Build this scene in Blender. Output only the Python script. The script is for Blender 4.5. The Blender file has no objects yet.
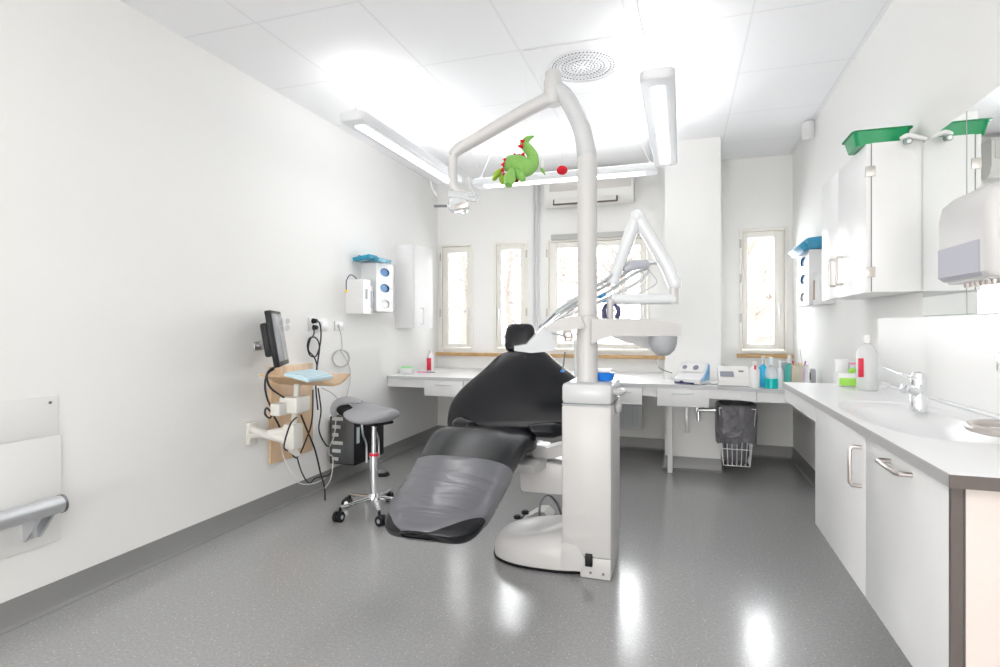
import bpy, bmesh, math, random
from mathutils import Vector, Matrix, noise
random.seed(4)
PI = math.pi
S = bpy.context.scene
C = S.collection
# ------------------------------------------------ camera, world, exposure
FOC = 555.0; YAW = math.atan(181/555); CO, SI = math.cos(YAW), math.sin(YAW)
HZ = 326.0; CH = 1.2
cd = bpy.data.cameras.new('camera'); cam = bpy.data.objects.new('camera', cd); C.objects.link(cam)
cam.location = (0, 0, CH); cam.rotation_euler = (PI/2, 0, YAW)
cd.sensor_width = 36; cd.lens = FOC/1000*36; cd.shift_y = -0.0075; cd.clip_start = .05
S.camera = cam
S.view_settings.view_transform = 'Standard'; S.view_settings.look = 'None'
S.view_settings.gamma = 1; S.view_settings.use_curve_mapping = False
S.view_settings.exposure = 0.40
w = bpy.data.worlds.new('sky'); S.world = w; w.use_nodes = True
wn = w.node_tree.nodes; wl = w.node_tree.links
bg = wn['Background']
tc = wn.new('ShaderNodeTexCoord'); sx = wn.new('ShaderNodeSeparateXYZ'); rp = wn.new('ShaderNodeValToRGB')
wl.new(tc.outputs['Generated'], sx.inputs[0]); wl.new(sx.outputs[2], rp.inputs[0]); wl.new(rp.outputs[0], bg.inputs[0])
rp.color_ramp.elements[0].color = (1, .97, .93, 1); rp.color_ramp.elements[1].color = (.86, .93, 1, 1)
bg.inputs[1].default_value = 3.6
def area(name, loc, rot, sx_, sy_, power, col=(1, 1, 1)):
    l = bpy.data.lights.new(name, 'AREA'); l.shape = 'RECTANGLE'; l.size = sx_; l.size_y = sy_; l.energy = power; l.color = col
    o = bpy.data.objects.new(name, l); C.objects.link(o); o.location = loc; o.rotation_euler = rot; return o
# daylight entering by the (real) windows, then added fill lights outside the view
area('window_light', (-1.55, 5.75, 1.6), (-PI/2, 0, 0), 1.3, 1.2, 30, (.95, .98, 1))
area('window_light', (-.35, 5.75, 1.6), (-PI/2, 0, 0), .9, 1.2, 22, (.95, .98, 1))
area('window_light', (.70, 5.75, 1.6), (-PI/2, 0, 0), .35, 1.1, 14, (.95, .98, 1))
area('overhead_fill_light', (-.8, -1.2, 2.70), (0, 0, 0), 2.6, 1.6, 8, (1, .985, .96))  # added downward fill behind the camera, no fixture there
area('overhead_fill_light', (-.8, 1.35, 2.70), (0, 0, 0), 1.6, .9, 3, (1, .99, .97))  # added overhead fill for the middle of the room, out of frame
area('rear_fill_light', (-.8, -4.9, .95), (PI/2, 0, 0), 3.2, 1.7, 120, (1, .99, .97))  # added frontal fill for the deep end; the rear wall has no window
area('ceiling_fill_light', (-.8, -.9, 2.25), (PI, 0, 0), 2.4, 1.6, 30, (1, .99, .98))  # added fill aimed upward to brighten the ceiling


# ------------------------------------------------ helpers
def P(px, py, X=None, Y=None, Z=None, F=None):
    u = (px-500)/FOC; t = SI/CO
    if F is None:
        if X is not None: F = X/(CO*(u-t))
        elif Y is not None: F = Y/(CO+u*SI)
        else: F = (Z-CH)*FOC/(HZ-py)
    return Vector((F*(u*CO-SI), F*(CO+u*SI), CH+(HZ-py)*F/FOC))
V = Vector
MATS = {}
def mat(name, col, rough=.5, metal=0, bump=0, bscale=60, var=0, spec=.5, alpha=1, trans=0, emit=0, coat=0, bumpdist=.002):
    if name in MATS: return MATS[name]
    m = bpy.data.materials.new(name); m.use_nodes = True; n = m.node_tree.nodes; l = m.node_tree.links
    b = n['Principled BSDF']; b.inputs['Base Color'].default_value = (*col, 1); b.inputs['Roughness'].default_value = rough
    b.inputs['Metallic'].default_value = metal; b.inputs['Specular IOR Level'].default_value = spec
    b.inputs['Alpha'].default_value = alpha; b.inputs['Transmission Weight'].default_value = trans
    b.inputs['Coat Weight'].default_value = coat
    if emit: b.inputs['Emission Color'].default_value = (*col, 1); b.inputs['Emission Strength'].default_value = emit
    t = n.new('ShaderNodeTexCoord'); ns = n.new('ShaderNodeTexNoise'); ns.inputs['Scale'].default_value = bscale
    ns.inputs['Detail'].default_value = 3; l.new(t.outputs['Object'], ns.inputs['Vector'])
    if var:
        mx = n.new('ShaderNodeMix'); mx.data_type = 'RGBA'
        mx.inputs[6].default_value = (*[c*(1-var) for c in col], 1); mx.inputs[7].default_value = (*[min(1, c*(1+var)) for c in col], 1)
        l.new(ns.outputs[0], mx.inputs[0]); l.new(mx.outputs[2], b.inputs['Base Color'])
    if bump:
        bp = n.new('ShaderNodeBump'); bp.inputs['Strength'].default_value = bump; bp.inputs['Distance'].default_value = bumpdist
        l.new(ns.outputs[0], bp.inputs['Height']); l.new(bp.outputs[0], b.inputs['Normal'])
    MATS[name] = m; return m
wallm = mat('wall_paint', (.90, .895, .878), .75, bump=.15, bscale=250, spec=.2)
whitem = mat('white_laminate', (.82, .82, .82), .32, var=.01)
topm = mat('worktop_laminate', (.88, .885, .89), .3, var=.01)
edgem = mat('grey_worktop_edge', (.42, .41, .41), .4, var=.03)
taupem = mat('taupe_edge', (.12, .10, .092), .4, var=.05)
pinkm = mat('warm_laminate', (.72, .64, .6), .35, var=.02)
unitm = mat('white_lacquer', (.64, .628, .62), .38, coat=.08, var=.01)
unitm2 = mat('pale_grey_lacquer', (.62, .63, .64), .22, var=.01)
frostm = mat('frosted_plastic', (.80, .83, .85), .25, alpha=.55)
clearm = mat('clear_plastic', (.85, .9, .92), .1, alpha=.35)
leather = mat('black_leather', (.006, .0065, .009), .23, spec=.42, bump=.25, bscale=320, bumpdist=.0006)
blackp = mat('black_plastic', (.012, .012, .014), .4, spec=.25)
blackc = mat('black_cable', (.018, .018, .02), .45)
greyc = mat('grey_cable', (.55, .53, .5), .5)
chrome = mat('chrome', (.85, .86, .88), .12, 1)
steel = mat('brushed_steel', (.62, .57, .54), .3, 1)
alum = mat('aluminium', (.72, .73, .75), .38, 1)
darkst = mat('dark_steel', (.25, .25, .27), .35, 1)
cream = mat('cream_frame', (.86, .84, .78), .45, var=.015)
hinge = mat('zinc_hinge', (.55, .52, .49), .4, .7)
woodm = None
basem = mat('grey_vinyl_skirting', (.27, .268, .265), .35, var=.08, bscale=180)
greyfab = mat('grey_suede', (.36, .36, .38), .8, bump=.3, bscale=400, var=.15)
creamp = mat('cream_metal', (.78, .76, .71), .35)
glove = mat('blue_glove_box', (.03, .2, .48), .4, var=.5, bscale=30)
green = mat('green_plastic', (.0, .29, .10), .35)
plushg = mat('green_plush', (.30, .60, .15), .9, bump=.6, bscale=200, var=.25)
plushy = mat('yellow_green_plush', (.4, .6, .07), .9, bump=.6, bscale=200, var=.25)
red = mat('red_felt', (.72, .01, .03), .8, bump=.4, bscale=150, var=.1)
redp = mat('red_label', (.7, .02, .06), .4)
teal = mat('teal_liquid', (.0, .55, .55), .2)
bluep = mat('blue_plastic', (.01, .2, .75), .25, var=.3, bscale=40)
skyb = mat('sky_blue_bottle', (.02, .45, .75), .25)
navy = mat('navy_plastic', (.03, .03, .12), .3)
dome = mat('grey_plastic', (.42, .43, .45), .4)
lime = mat('lime_print', (.38, .78, .1), .5, var=.1)
pinkp = mat('pink_plastic', (.9, .1, .35), .4)
yellow = mat('yellow_plastic', (.95, .68, .05), .4)
bagm = mat('grey_bin_bag', (.16, .155, .17), .28, alpha=.86, bump=1, bscale=14, bumpdist=.03)
keym = mat('pale_blue_keyboard', (.56, .73, .8), .5)
screenm = mat('screen_glass', (.32, .33, .35), .12)
# wood
def make_wood(name, a, b2, sc=6):
    m = bpy.data.materials.new(name); m.use_nodes = True; n = m.node_tree.nodes; l = m.node_tree.links; b = n['Principled BSDF']
    t = n.new('ShaderNodeTexCoord'); mp = n.new('ShaderNodeMapping'); mp.inputs['Scale'].default_value = (sc, sc, sc*.12)
    ns = n.new('ShaderNodeTexNoise'); ns.inputs['Scale'].default_value = 5; ns.inputs['Detail'].default_value = 6
    r = n.new('ShaderNodeValToRGB'); r.color_ramp.elements[0].color = (*a, 1); r.color_ramp.elements[1].color = (*b2, 1)
    r.color_ramp.elements[0].position = .3; r.color_ramp.elements[1].position = .7
    l.new(t.outputs['Object'], mp.inputs[0]); l.new(mp.outputs[0], ns.inputs['Vector']); l.new(ns.outputs[0], r.inputs[0]); l.new(r.outputs[0], b.inputs['Base Color'])
    b.inputs['Roughness'].default_value = .4; return m
birch = make_wood('birch_veneer', (.62, .42, .25), (.75, .55, .36))
sillw = make_wood('oak_sill', (.5, .3, .12), (.62, .4, .19), 3)
# floor
def make_floor():
    m = bpy.data.materials.new('speckled_grey_vinyl'); m.use_nodes = True; n = m.node_tree.nodes; l = m.node_tree.links; b = n['Principled BSDF']
    t = n.new('ShaderNodeTexCoord')
    v = n.new('ShaderNodeTexVoronoi'); v.inputs['Scale'].default_value = 55; l.new(t.outputs['Object'], v.inputs['Vector'])
    r = n.new('ShaderNodeValToRGB'); r.color_ramp.elements[0].position = .09; r.color_ramp.elements[0].color = (1, 1, 1, 1)
    r.color_ramp.elements[1].position = .13; r.color_ramp.elements[1].color = (0, 0, 0, 1); l.new(v.outputs['Distance'], r.inputs[0])
    ns = n.new('ShaderNodeTexNoise'); ns.inputs['Scale'].default_value = 90; ns.inputs['Detail'].default_value = 4; l.new(t.outputs['Object'], ns.inputs['Vector'])
    r2 = n.new('ShaderNodeValToRGB'); r2.color_ramp.elements[0].color = (.31, .307, .31, 1); r2.color_ramp.elements[1].color = (.385, .382, .382, 1)
    r2.color_ramp.elements[0].position = .3; r2.color_ramp.elements[1].position = .7; l.new(ns.outputs[0], r2.inputs[0])
    mx = n.new('ShaderNodeMix'); mx.data_type = 'RGBA'; l.new(r.outputs[0], mx.inputs[0]); l.new(r2.outputs[0], mx.inputs[6]); mx.inputs[7].default_value = (.66, .65, .64, 1)
    # vinyl sheet seams every 1.5 m
    sp = n.new('ShaderNodeSeparateXYZ'); l.new(t.outputs['Object'], sp.inputs[0])
    def mth(op, a, bv=0, c=None):
        q = n.new('ShaderNodeMath'); q.operation = op
        for i, k in enumerate((a, bv)):
            if hasattr(k, 'links'): l.new(k, q.inputs[i])
            else: q.inputs[i].default_value = k
        return q.outputs[0]
    ax = mth('ABSOLUTE', mth('SUBTRACT', mth('FRACT', mth('DIVIDE', mth('ADD', sp.outputs[0], 4.43), 1.5)), .5))
    seam = mth('GREATER_THAN', ax, .4985)
    mx2 = n.new('ShaderNodeMix'); mx2.data_type = 'RGBA'; l.new(seam, mx2.inputs[0]); l.new(mx.outputs[2], mx2.inputs[6]); mx2.inputs[7].default_value = (.33, .33, .33, 1)
    l.new(mx2.outputs[2], b.inputs['Base Color'])
    n2 = n.new('ShaderNodeTexNoise'); n2.inputs['Scale'].default_value = 6; n2.inputs['Detail'].default_value = 5; l.new(t.outputs['Object'], n2.inputs['Vector'])
    mr = n.new('ShaderNodeMapRange'); mr.inputs['To Min'].default_value = .12; mr.inputs['To Max'].default_value = .24; l.new(n2.outputs[0], mr.inputs[0]); l.new(mr.outputs[0], b.inputs['Roughness'])
    bp = n.new('ShaderNodeBump'); bp.inputs['Strength'].default_value = .06; bp.inputs['Distance'].default_value = .004
    n3 = n.new('ShaderNodeTexNoise'); n3.inputs['Scale'].default_value = 14; l.new(t.outputs['Object'], n3.inputs['Vector']); l.new(n3.outputs[0], bp.inputs['Height']); l.new(bp.outputs[0], b.inputs['Normal'])
    b.inputs['Specular IOR Level'].default_value = .6
    return m
floorm = make_floor()
def make_ceil():
    m = bpy.data.materials.new('ceiling_tiles'); m.use_nodes = True; n = m.node_tree.nodes; l = m.node_tree.links; b = n['Principled BSDF']
    t = n.new('ShaderNodeTexCoord'); sp = n.new('ShaderNodeSeparateXYZ'); l.new(t.outputs['Object'], sp.inputs[0])
    def mth(op, a, bv=0):
        q = n.new('ShaderNodeMath'); q.operation = op
        for i, k in enumerate((a, bv)):
            if hasattr(k, 'links'): l.new(k, q.inputs[i])
            else: q.inputs[i].default_value = k
        return q.outputs[0]
    def line(o, off, pitch, wd):
        a = mth('ABSOLUTE', mth('SUBTRACT', mth('FRACT', mth('ADD', mth('DIVIDE', mth('SUBTRACT', o, off), pitch), 10.5)), .5))
        return mth('LESS_THAN', a, wd/pitch)
    g = mth('MAXIMUM', line(sp.outputs[0], .335, .60, .006), line(sp.outputs[1], 3.0, .69, .006))
    mx = n.new('ShaderNodeMix'); mx.data_type = 'RGBA'; l.new(g, mx.inputs[0]); mx.inputs[6].default_value = (.92, .92, .93, 1); mx.inputs[7].default_value = (.84, .84, .86, 1)
    l.new(mx.outputs[2], b.inputs['Base Color']); b.inputs['Roughness'].default_value = .8
    bp = n.new('ShaderNodeBump'); bp.inputs['Strength'].default_value = .5; bp.inputs['Distance'].default_value = -.003; l.new(g, bp.inputs['Height']); l.new(bp.outputs[0], b.inputs['Normal'])
    return m
ceilm = make_ceil()
def make_glass():
    m = bpy.data.materials.new('window_glass'); m.use_nodes = True; n = m.node_tree.nodes; l = m.node_tree.links
    n.remove(n['Principled BSDF']); o = n['Material Output']; a = n.new('ShaderNodeBsdfTransparent'); g = n.new('ShaderNodeBsdfGlossy'); g.inputs['Roughness'].default_value = .02
    f = n.new('ShaderNodeFresnel'); f.inputs[0].default_value = 1.35; x = n.new('ShaderNodeMixShader')
    l.new(f.outputs[0], x.inputs[0]); l.new(a.outputs[0], x.inputs[1]); l.new(g.outputs[0], x.inputs[2]); l.new(x.outputs[0], o.inputs[0]); return m
glassm = make_glass()
mirrorm = mat('mirror_silver', (.93, .95, .94), .01, 1)
lampm = mat('lamp_diffuser', (1, 1, 1), .5, emit=5.5)
lampup = mat('lamp_upper_diffuser', (1, 1, 1), .5, emit=8)
def make_film():
    m = bpy.data.materials.new('clear_protective_film'); m.use_nodes = True; n = m.node_tree.nodes; l = m.node_tree.links; b = n['Principled BSDF']
    b.inputs['Base Color'].default_value = (.13, .13, .145, 1); b.inputs['Roughness'].default_value = .15; b.inputs['Specular IOR Level'].default_value = .6
    t = n.new('ShaderNodeTexCoord'); mp = n.new('ShaderNodeMapping'); mp.inputs['Scale'].default_value = (1.2, 7, 3); mp.inputs['Rotation'].default_value = (0, 0, .22)
    ns = n.new('ShaderNodeTexNoise'); ns.inputs['Scale'].default_value = 1.6; ns.inputs['Detail'].default_value = 2; ns.inputs['Distortion'].default_value = .6
    l.new(t.outputs['Object'], mp.inputs[0]); l.new(mp.outputs[0], ns.inputs['Vector'])
    bp = n.new('ShaderNodeBump'); bp.inputs['Strength'].default_value = .9; bp.inputs['Distance'].default_value = .014; l.new(ns.outputs[0], bp.inputs['Height']); l.new(bp.outputs[0], b.inputs['Normal'])
    return m
filmm = make_film()

class MB:
    def __init__(s): s.bm = bmesh.new()
    def add(s, verts, faces):
        vs = [s.bm.verts.new(v) for v in verts]
        for f in faces:
            try: s.bm.faces.new([vs[i] for i in f])
            except ValueError: pass
        return s
    def box(s, c, d, bev=0, rot=None, seg=2):
        t = bmesh.new(); bmesh.ops.create_cube(t, size=1)
        for v in t.verts: v.co = V((v.co.x*d[0], v.co.y*d[1], v.co.z*d[2]))
        if bev: bmesh.ops.bevel(t, geom=list(t.edges), offset=bev, segments=seg, profile=.5, affect='EDGES')
        M = Matrix.Translation(V(c)) @ (rot.to_4x4() if rot else Matrix.Identity(4))
        t.transform(M); t.verts.index_update()
        s.add([v.co.copy() for v in t.verts], [[v.index for v in f.verts] for f in t.faces]); t.free(); return s
    def bb(s, x0, x1, y0, y1, z0, z1, bev=0): return s.box(((x0+x1)/2, (y0+y1)/2, (z0+z1)/2), (abs(x1-x0), abs(y1-y0), abs(z1-z0)), bev)
    def loft(s, rings, cap=True):
        n = len(rings[0]); vs = [v for r in rings for v in r]; fs = []
        for i in range(len(rings)-1):
            for j in range(n):
                a = i*n+j; b = i*n+(j+1) % n; fs.append((a, b, b+n, a+n))
        if cap: fs.append(tuple(range(n))[::-1]); fs.append(tuple((len(rings)-1)*n+j for j in range(n)))
        return s.add(vs, fs)
    def tube(s, pts, r, n=10, sm=True, res=6, cap=True, flat=1, up=None):
        pts = [V(p) for p in pts]; rr = r if isinstance(r, (list, tuple)) else [r]*len(pts)
        if sm and len(pts) > 2:
            q = []; qr = []
            for i in range(len(pts)-1):
                p0 = pts[max(i-1, 0)]; p1 = pts[i]; p2 = pts[i+1]; p3 = pts[min(i+2, len(pts)-1)]
                for k in range(res):
                    t = k/res; q.append(.5*((2*p1)+(p2-p0)*t+(2*p0-5*p1+4*p2-p3)*t*t+(3*p1-p0-3*p2+p3)*t**3)); qr.append(rr[i]*(1-t)+rr[i+1]*t)
            q.append(pts[-1]); qr.append(rr[-1]); pts, rr = q, qr
        rings = []; nrm = None
        for i, p in enumerate(pts):
            d = (pts[min(i+1, len(pts)-1)]-pts[max(i-1, 0)])
            d = d.normalized() if d.length > 1e-9 else V((0, 0, 1))
            if nrm is None:
                nrm = (up if up else (V((0, 0, 1)) if abs(d.z) < .9 else V((1, 0, 0))))
            nrm = (nrm-d*nrm.dot(d)).normalized(); b = d.cross(nrm)
            rings.append([p+nrm*math.cos(2*PI*j/n)*rr[i]*flat+b*math.sin(2*PI*j/n)*rr[i] for j in range(n)])
        return s.loft(rings, cap)
    def cyl(s, a, b, r, n=20, r2=None): return s.tube([a, b], [r, r if r2 is None else r2], n, False)
    def lathe(s, prof, c=(0, 0, 0), rot=None, n=24, sc=(1, 1), cap=True):
        M = rot.to_3x3() if rot else Matrix.Identity(3); c = V(c)
        rings = [[c+M @ V((r*math.cos(2*PI*j/n)*sc[0], r*math.sin(2*PI*j/n)*sc[1], z)) for j in range(n)] for r, z in prof]
        return s.loft(rings, cap)
    def prism(s, poly, ext):
        n = len(poly); e = V(ext); vs = [V(p) for p in poly]+[V(p)+e for p in poly]
        fs = [tuple(range(n))[::-1], tuple(range(n, 2*n))]+[(i, (i+1) % n, n+(i+1) % n, n+i) for i in range(n)]
        return s.add(vs, fs)
    def ball(s, c, r, sc=(1, 1, 1), n=14, rot=None):
        M = rot.to_3x3() if rot else Matrix.Identity(3); c = V(c); rings = []
        for i in range(1, n):
            a = PI*i/n; rings.append([c+M @ V((r*sc[0]*math.sin(a)*math.cos(2*PI*j/(2*n)), r*sc[1]*math.sin(a)*math.sin(2*PI*j/(2*n)), -r*sc[2]*math.cos(a))) for j in range(2*n)])
        return s.loft(rings)
ORG = {}
def emit_obj(name, mb, m, org, parent=None, sub=0, sharp=40):
    bm = mb.bm
    bmesh.ops.recalc_face_normals(bm, faces=bm.faces)
    me = bpy.data.meshes.new(name)
    for v in bm.verts: v.co -= org
    bm.to_mesh(me); bm.free()
    for p in me.polygons: p.use_smooth = True
    if not sub: me.set_sharp_from_angle(angle=math.radians(sharp))
    me.materials.append(m)
    o = bpy.data.objects.new(name, me); C.objects.link(o)
    if sub: md = o.modifiers.new('sub', 'SUBSURF'); md.levels = sub; md.render_levels = sub
    if parent is None: o.location = org
    else: o.parent = parent
    ORG[o.name] = org.copy(); return o
def props(o, label, cat, group=None, kind=None):
    if label: o['label'] = label
    if cat: o['category'] = cat
    if group: o['group'] = group
    if kind: o['kind'] = kind
    return o
def thing(name, label, cat, loc, group=None):
    o = bpy.data.objects.new(name, None); o.empty_display_size = .05; C.objects.link(o); o.location = loc; ORG[o.name] = V(loc)
    return props(o, label, cat, group)
def part(name, mb, m, parent, sub=0, label=None, sharp=40):
    o = emit_obj(name, mb, m, ORG[parent.name], parent, sub, sharp)
    if label: o['label'] = label
    return o
def solo(name, mb, m, label, cat, group=None, sub=0, sharp=40):
    xs = [v.co for v in mb.bm.verts]
    org = V((sum(v.x for v in xs)/len(xs), sum(v.y for v in xs)/len(xs), min(v.z for v in xs)))
    return props(emit_obj(name, mb, m, org, None, sub, sharp), label, cat, group)
def struct(name, mb, m, **k):
    o = emit_obj(name, mb, m, V((0, 0, 0)), None, **k); o['kind'] = 'structure'; return o
def rz(a): return Matrix.Rotation(a, 3, 'Z')
def Rx(a): return Matrix.Rotation(a, 3, 'X')
def Ry(a): return Matrix.Rotation(a, 3, 'Y')

# ------------------------------------------------ room shell
XL, XR, YB, YR, H = -2.54, .96, 5.58, -5.0, 2.75
struct('floor', MB().bb(XL-.1, XR+.1, YR-.1, YB+.3, -.1, 0), floorm)
struct('ceiling', MB().bb(XL-.1, XR+.1, YR-.1, YB+.3, H, H+.1), ceilm)
struct('wall_left', MB().bb(XL-.12, XL, YR-.1, YB+.3, 0, H), wallm)
struct('wall_right', MB().bb(XR, XR+.12, YR-.1, YB+.3, 0, H), wallm)
struct('wall_rear', MB().bb(XL, XR, YR-.1, YR, 0, H), wallm)
WT = .14
# window openings on the back wall: (x0, x1, z0, z1)
def bx(px): return P(px, 326, Y=YB).x
def bz(px, py): return P(px, py, Y=YB).z
wins = [(bx(440), bx(473.6), bz(456, 350), bz(456, 244)), (bx(494), bx(528), bz(511, 350.5), bz(511, 241.5)),
        (bx(546), bx(650), bz(590, 352), bz(590, 238)), (bx(739), bx(788), bz(762, 353), bz(762, 228))]
mb = MB(); xs = XL
for (a, b, z0, z1) in wins:
    mb.bb(xs, a, YB, YB+WT, 0, H); mb.bb(a, b, YB, YB+WT, 0, z0); mb.bb(a, b, YB, YB+WT, z1, H); xs = b
mb.bb(xs, XR, YB, YB+WT, 0, H)
struct('wall_back', mb, wallm)
PX0, PX1, PY = -.13, .31, 4.88
struct('trim_1', MB().bb(PX0, PX1, PY, YB, 0, H), wallm)      # the boxed pillar
# skirting: coved vinyl
def skirt(a, b, inward, name):
    a = V(a); b = V(b); n = V(inward); prof = [(0.0, .11), (.004, .11), (.006, .03), (.012, .012), (.03, .003), (.03, 0), (0, 0)]
    rings = [[p+n*d+V((0, 0, z)) for d, z in prof] for p in (a, b)]
    struct(name, MB().loft(rings), basem)
skirt((XL, YR, 0), (XL, YB, 0), (1, 0, 0), 'baseboard_left')
skirt((XL, YB, 0), (PX0, YB, 0), (0, -1, 0), 'baseboard_back')
skirt((PX0-.006, PY, 0), (PX1+.006, PY, 0), (0, -1, 0), 'baseboard_pillar')
skirt((PX1, PY, 0), (PX1, YB, 0), (1, 0, 0), 'baseboard_niche')
skirt((PX0, PY, 0), (PX0, YB, 0), (-1, 0, 0), 'baseboard_pillar_left')
skirt((PX1, YB, 0), (XR, YB, 0), (0, -1, 0), 'baseboard_niche_back')
skirt((XR, YR, 0), (XR, YB, 0), (-1, 0, 0), 'baseboard_right')
# windows
gl = [((449, 467), (253, 343.5)), ((502, 521), (250, 343.5)), ((558, 640), (247, 343.5)), ((747.5, 773.5), (238, 344))]
for i, ((x0, x1, z0, z1), ((g0, g1), (gy0, gy1))) in enumerate(zip(wins, gl)):
    root = thing('window_%d' % (i+1), None, None, ((x0+x1)/2, YB, z0)); root['kind'] = 'structure'
    fr = MB(); t = .028
    for (a, b, c, d) in ((x0, x0+t, z0, z1), (x1-t, x1, z0, z1), (x0+t, x1-t, z0, z0+t), (x0+t, x1-t, z1-t, z1)): fr.bb(a, b, YB-.012, YB+.09, c, d, .003)
    part('window_frame', fr, cream, root)
    m0 = P(g0, 326, Y=YB+.03).x; m1 = P(g1, 326, Y=YB+.03).x; pc = (g0+g1)/2; n0 = P(pc, gy1, Y=YB+.03).z; n1 = P(pc, gy0, Y=YB+.03).z
    a0, a1, c0, c1 = x0+t+.004, x1-t-.004, z0+t+.004, z1-t-.004
    sh = MB(); sh.bb(a0, m0, YB+.005, YB+.06, c0, c1, .004); sh.bb(m1, a1, YB+.005, YB+.06, c0, c1, .004); sh.bb(m0, m1, YB+.005, YB+.06, c0, n0, .004); sh.bb(m0, m1, YB+.005, YB+.06, n1, c1, .004)
    so = part('sash', sh, cream, root)
    part('window_glass', MB().bb(m0, m1, YB+.03, YB+.036, n0, n1), glassm, so)
    lf = i in (0, 2, 3)
    hx = x0+.012 if lf else x1-.012
    for k in ((.35, .88) if i != 3 else (.28, .6, .88)): part('hinge', MB().cyl((hx, YB-.018, z0+(z1-z0)*k-.04), (hx, YB-.018, z0+(z1-z0)*k+.04), .008, 10), hinge, root)
    kx = (m1+a1)/2 if lf else (m0+a0)/2
    hz0 = P(500, 312, Y=YB).z
    part('window_handle', MB().box((kx, YB-.002, hz0), (.022, .014, .10), .004).box((kx, YB-.025, hz0-.03), (.014, .014, .11), .004), alum, root)
# wood sills
sb = MB().bb(bx(437), PX0-.002, YB-.06, YB, bz(540, 357)-.0, bz(540, 353.6), .004)
struct('trim_2', sb, sillw)
struct('trim_3', MB().bb(bx(736), XR-.002, YB-.06, YB, bz(762, 357.5), bz(762, 354), .004), sillw)
# blind cassette over the wide window
solo('blind_cassette', MB().bb(bx(552), bx(648), YB-.05, YB-.013, bz(600, 238.5), bz(600, 233), .006), mat('blind_grey', (.5, .5, .48), .5), 'grey roller blind cassette along the top of the wide middle window', 'blind')
# window wall panel between narrow windows
# grille lines in ceiling: ventilation diffuser
vc = P(583, 66, Z=H)
t = thing('ceiling_vent', 'round perforated white air diffuser set in the ceiling', 'vent', (vc.x, vc.y, H-.002))
part('face_plate', MB().bb(vc.x-.29, vc.x+.29, vc.y-.29, vc.y+.29, H-.006, H-.0005, .001), mat('vent_plate', (.86, .86, .87), .5), t)
mb = MB()
for r in (.20, .17, .14, .11, .08):
    mb.lathe([(r, H-.012), (r+.006, H-.012), (r+.006, H-.005), (r, H-.005), (r, H-.012)], (vc.x, vc.y, 0), n=40, cap=False)
part('ring', mb, mat('vent_ring', (.8, .8, .82), .5), t)
mb = MB()
for i in range(9):
    r = .03+i*.019; k = int(6+i*6)
    for j in range(k):
        a = 2*PI*j/k; mb.lathe([(.0042, H-.0085), (.0042, H-.0055)], (vc.x+r*math.cos(a), vc.y+r*math.sin(a), 0), n=6)
part('perforation', mb, mat('vent_hole', (.12, .12, .13), .6), t)['kind'] = 'stuff'
# motion sensor
solo('motion_sensor', MB().box((.915, 4.72, 2.685), (.06, .08, .13), .012, rz(.4)), whitem, 'small white motion sensor high in the corner of right wall and ceiling', 'sensor')
# pipes on the back wall
for k, px in enumerate((534.6, 539)):
    x = bx(px)
    t = thing('wall_pipe', 'left one of two thin white vertical pipes between the windows' if k == 0 else 'right one of two thin white vertical pipes beside the wide window', 'pipe', (x, YB-.03, .76), 'paired heating pipes')
    part('tube', MB().cyl((x, YB-.03, .76), (x, YB-.03, H-.01), .011, 12), mat('pipe_paint', (.66, .67, .68), .4), t)
    part('clamp', MB().box((x, YB-.02, 1.87), (.034, .03, .02), .003), whitem, t)
# air conditioner
x0, x1, z0, z1 = bx(549), bx(635), bz(590, 208)+.0, bz(590, 175)-.0
z1 = min(z1, H-.06)
t = thing('air_conditioner', 'white split air conditioner mounted high above the wide middle window', 'air conditioner', ((x0+x1)/2, YB, z0))
prof = [(YB, z0+.03), (YB-.12, z0), (YB-.17, z0+.03), (YB-.2, z0+.09), (YB-.2, z1-.02), (YB-.18, z1), (YB, z1)]
part('housing', MB().prism([(x0, y, z) for y, z in prof], (x1-x0, 0, 0)), mat('ac_white', (.8, .79, .76), .35), t)
part('intake_grille', MB().bb(x0+.05, x1-.02, YB-.208, YB-.2, z0+.14, z1-.03, .004), mat('ac_grille', (.66, .63, .6), .5), t)
part('louver', MB().box(((x0+x1)/2-.03, YB-.192, z0+.045), (.6, .02, .055), .004, Rx(-.35)), mat('ac_louver', (.75, .73, .7), .4), t)
part('louver_slot', MB().box(((x0+x1)/2-.03, YB-.185, z0+.045), (.63, .02, .075), .003, Rx(-.35)), mat('ac_slot', (.12, .1, .09), .5), t)
# radiator under the desk by window
x0, x1 = P(596, 410, Y=5.48).x, P(641, 410, Y=5.48).x
z0, z1 = P(632, 429, Y=5.48).z, P(632, 384, Y=5.48).z
t = thing('radiator', 'white ribbed panel radiator under the desk behind the dental unit', 'radiator', ((x0+x1)/2, 5.5, z0))
part('panel', MB().bb(x0, x1, 5.45, YB, z0, z1, .006), mat('radiator_white', (.76, .78, .8), .35), t)
mb = MB(); k = x0+.03
while k < x1-.02: mb.bb(k, k+.012, 5.442, 5.452, z0+.03, z1-.04, .002); k += .026
part('ribs', mb, mat('radiator_rib', (.7, .72, .74), .35), t)
part('end_cap', MB().bb(x1, x1+.012, 5.44, YB, z0-.005, z1+.005, .004), whitem, t)
part('valve', MB().cyl((x1-.05, 5.43, z1-.02), (x1+.03, 5.43, z1-.02), .02), whitem, t)

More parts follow.
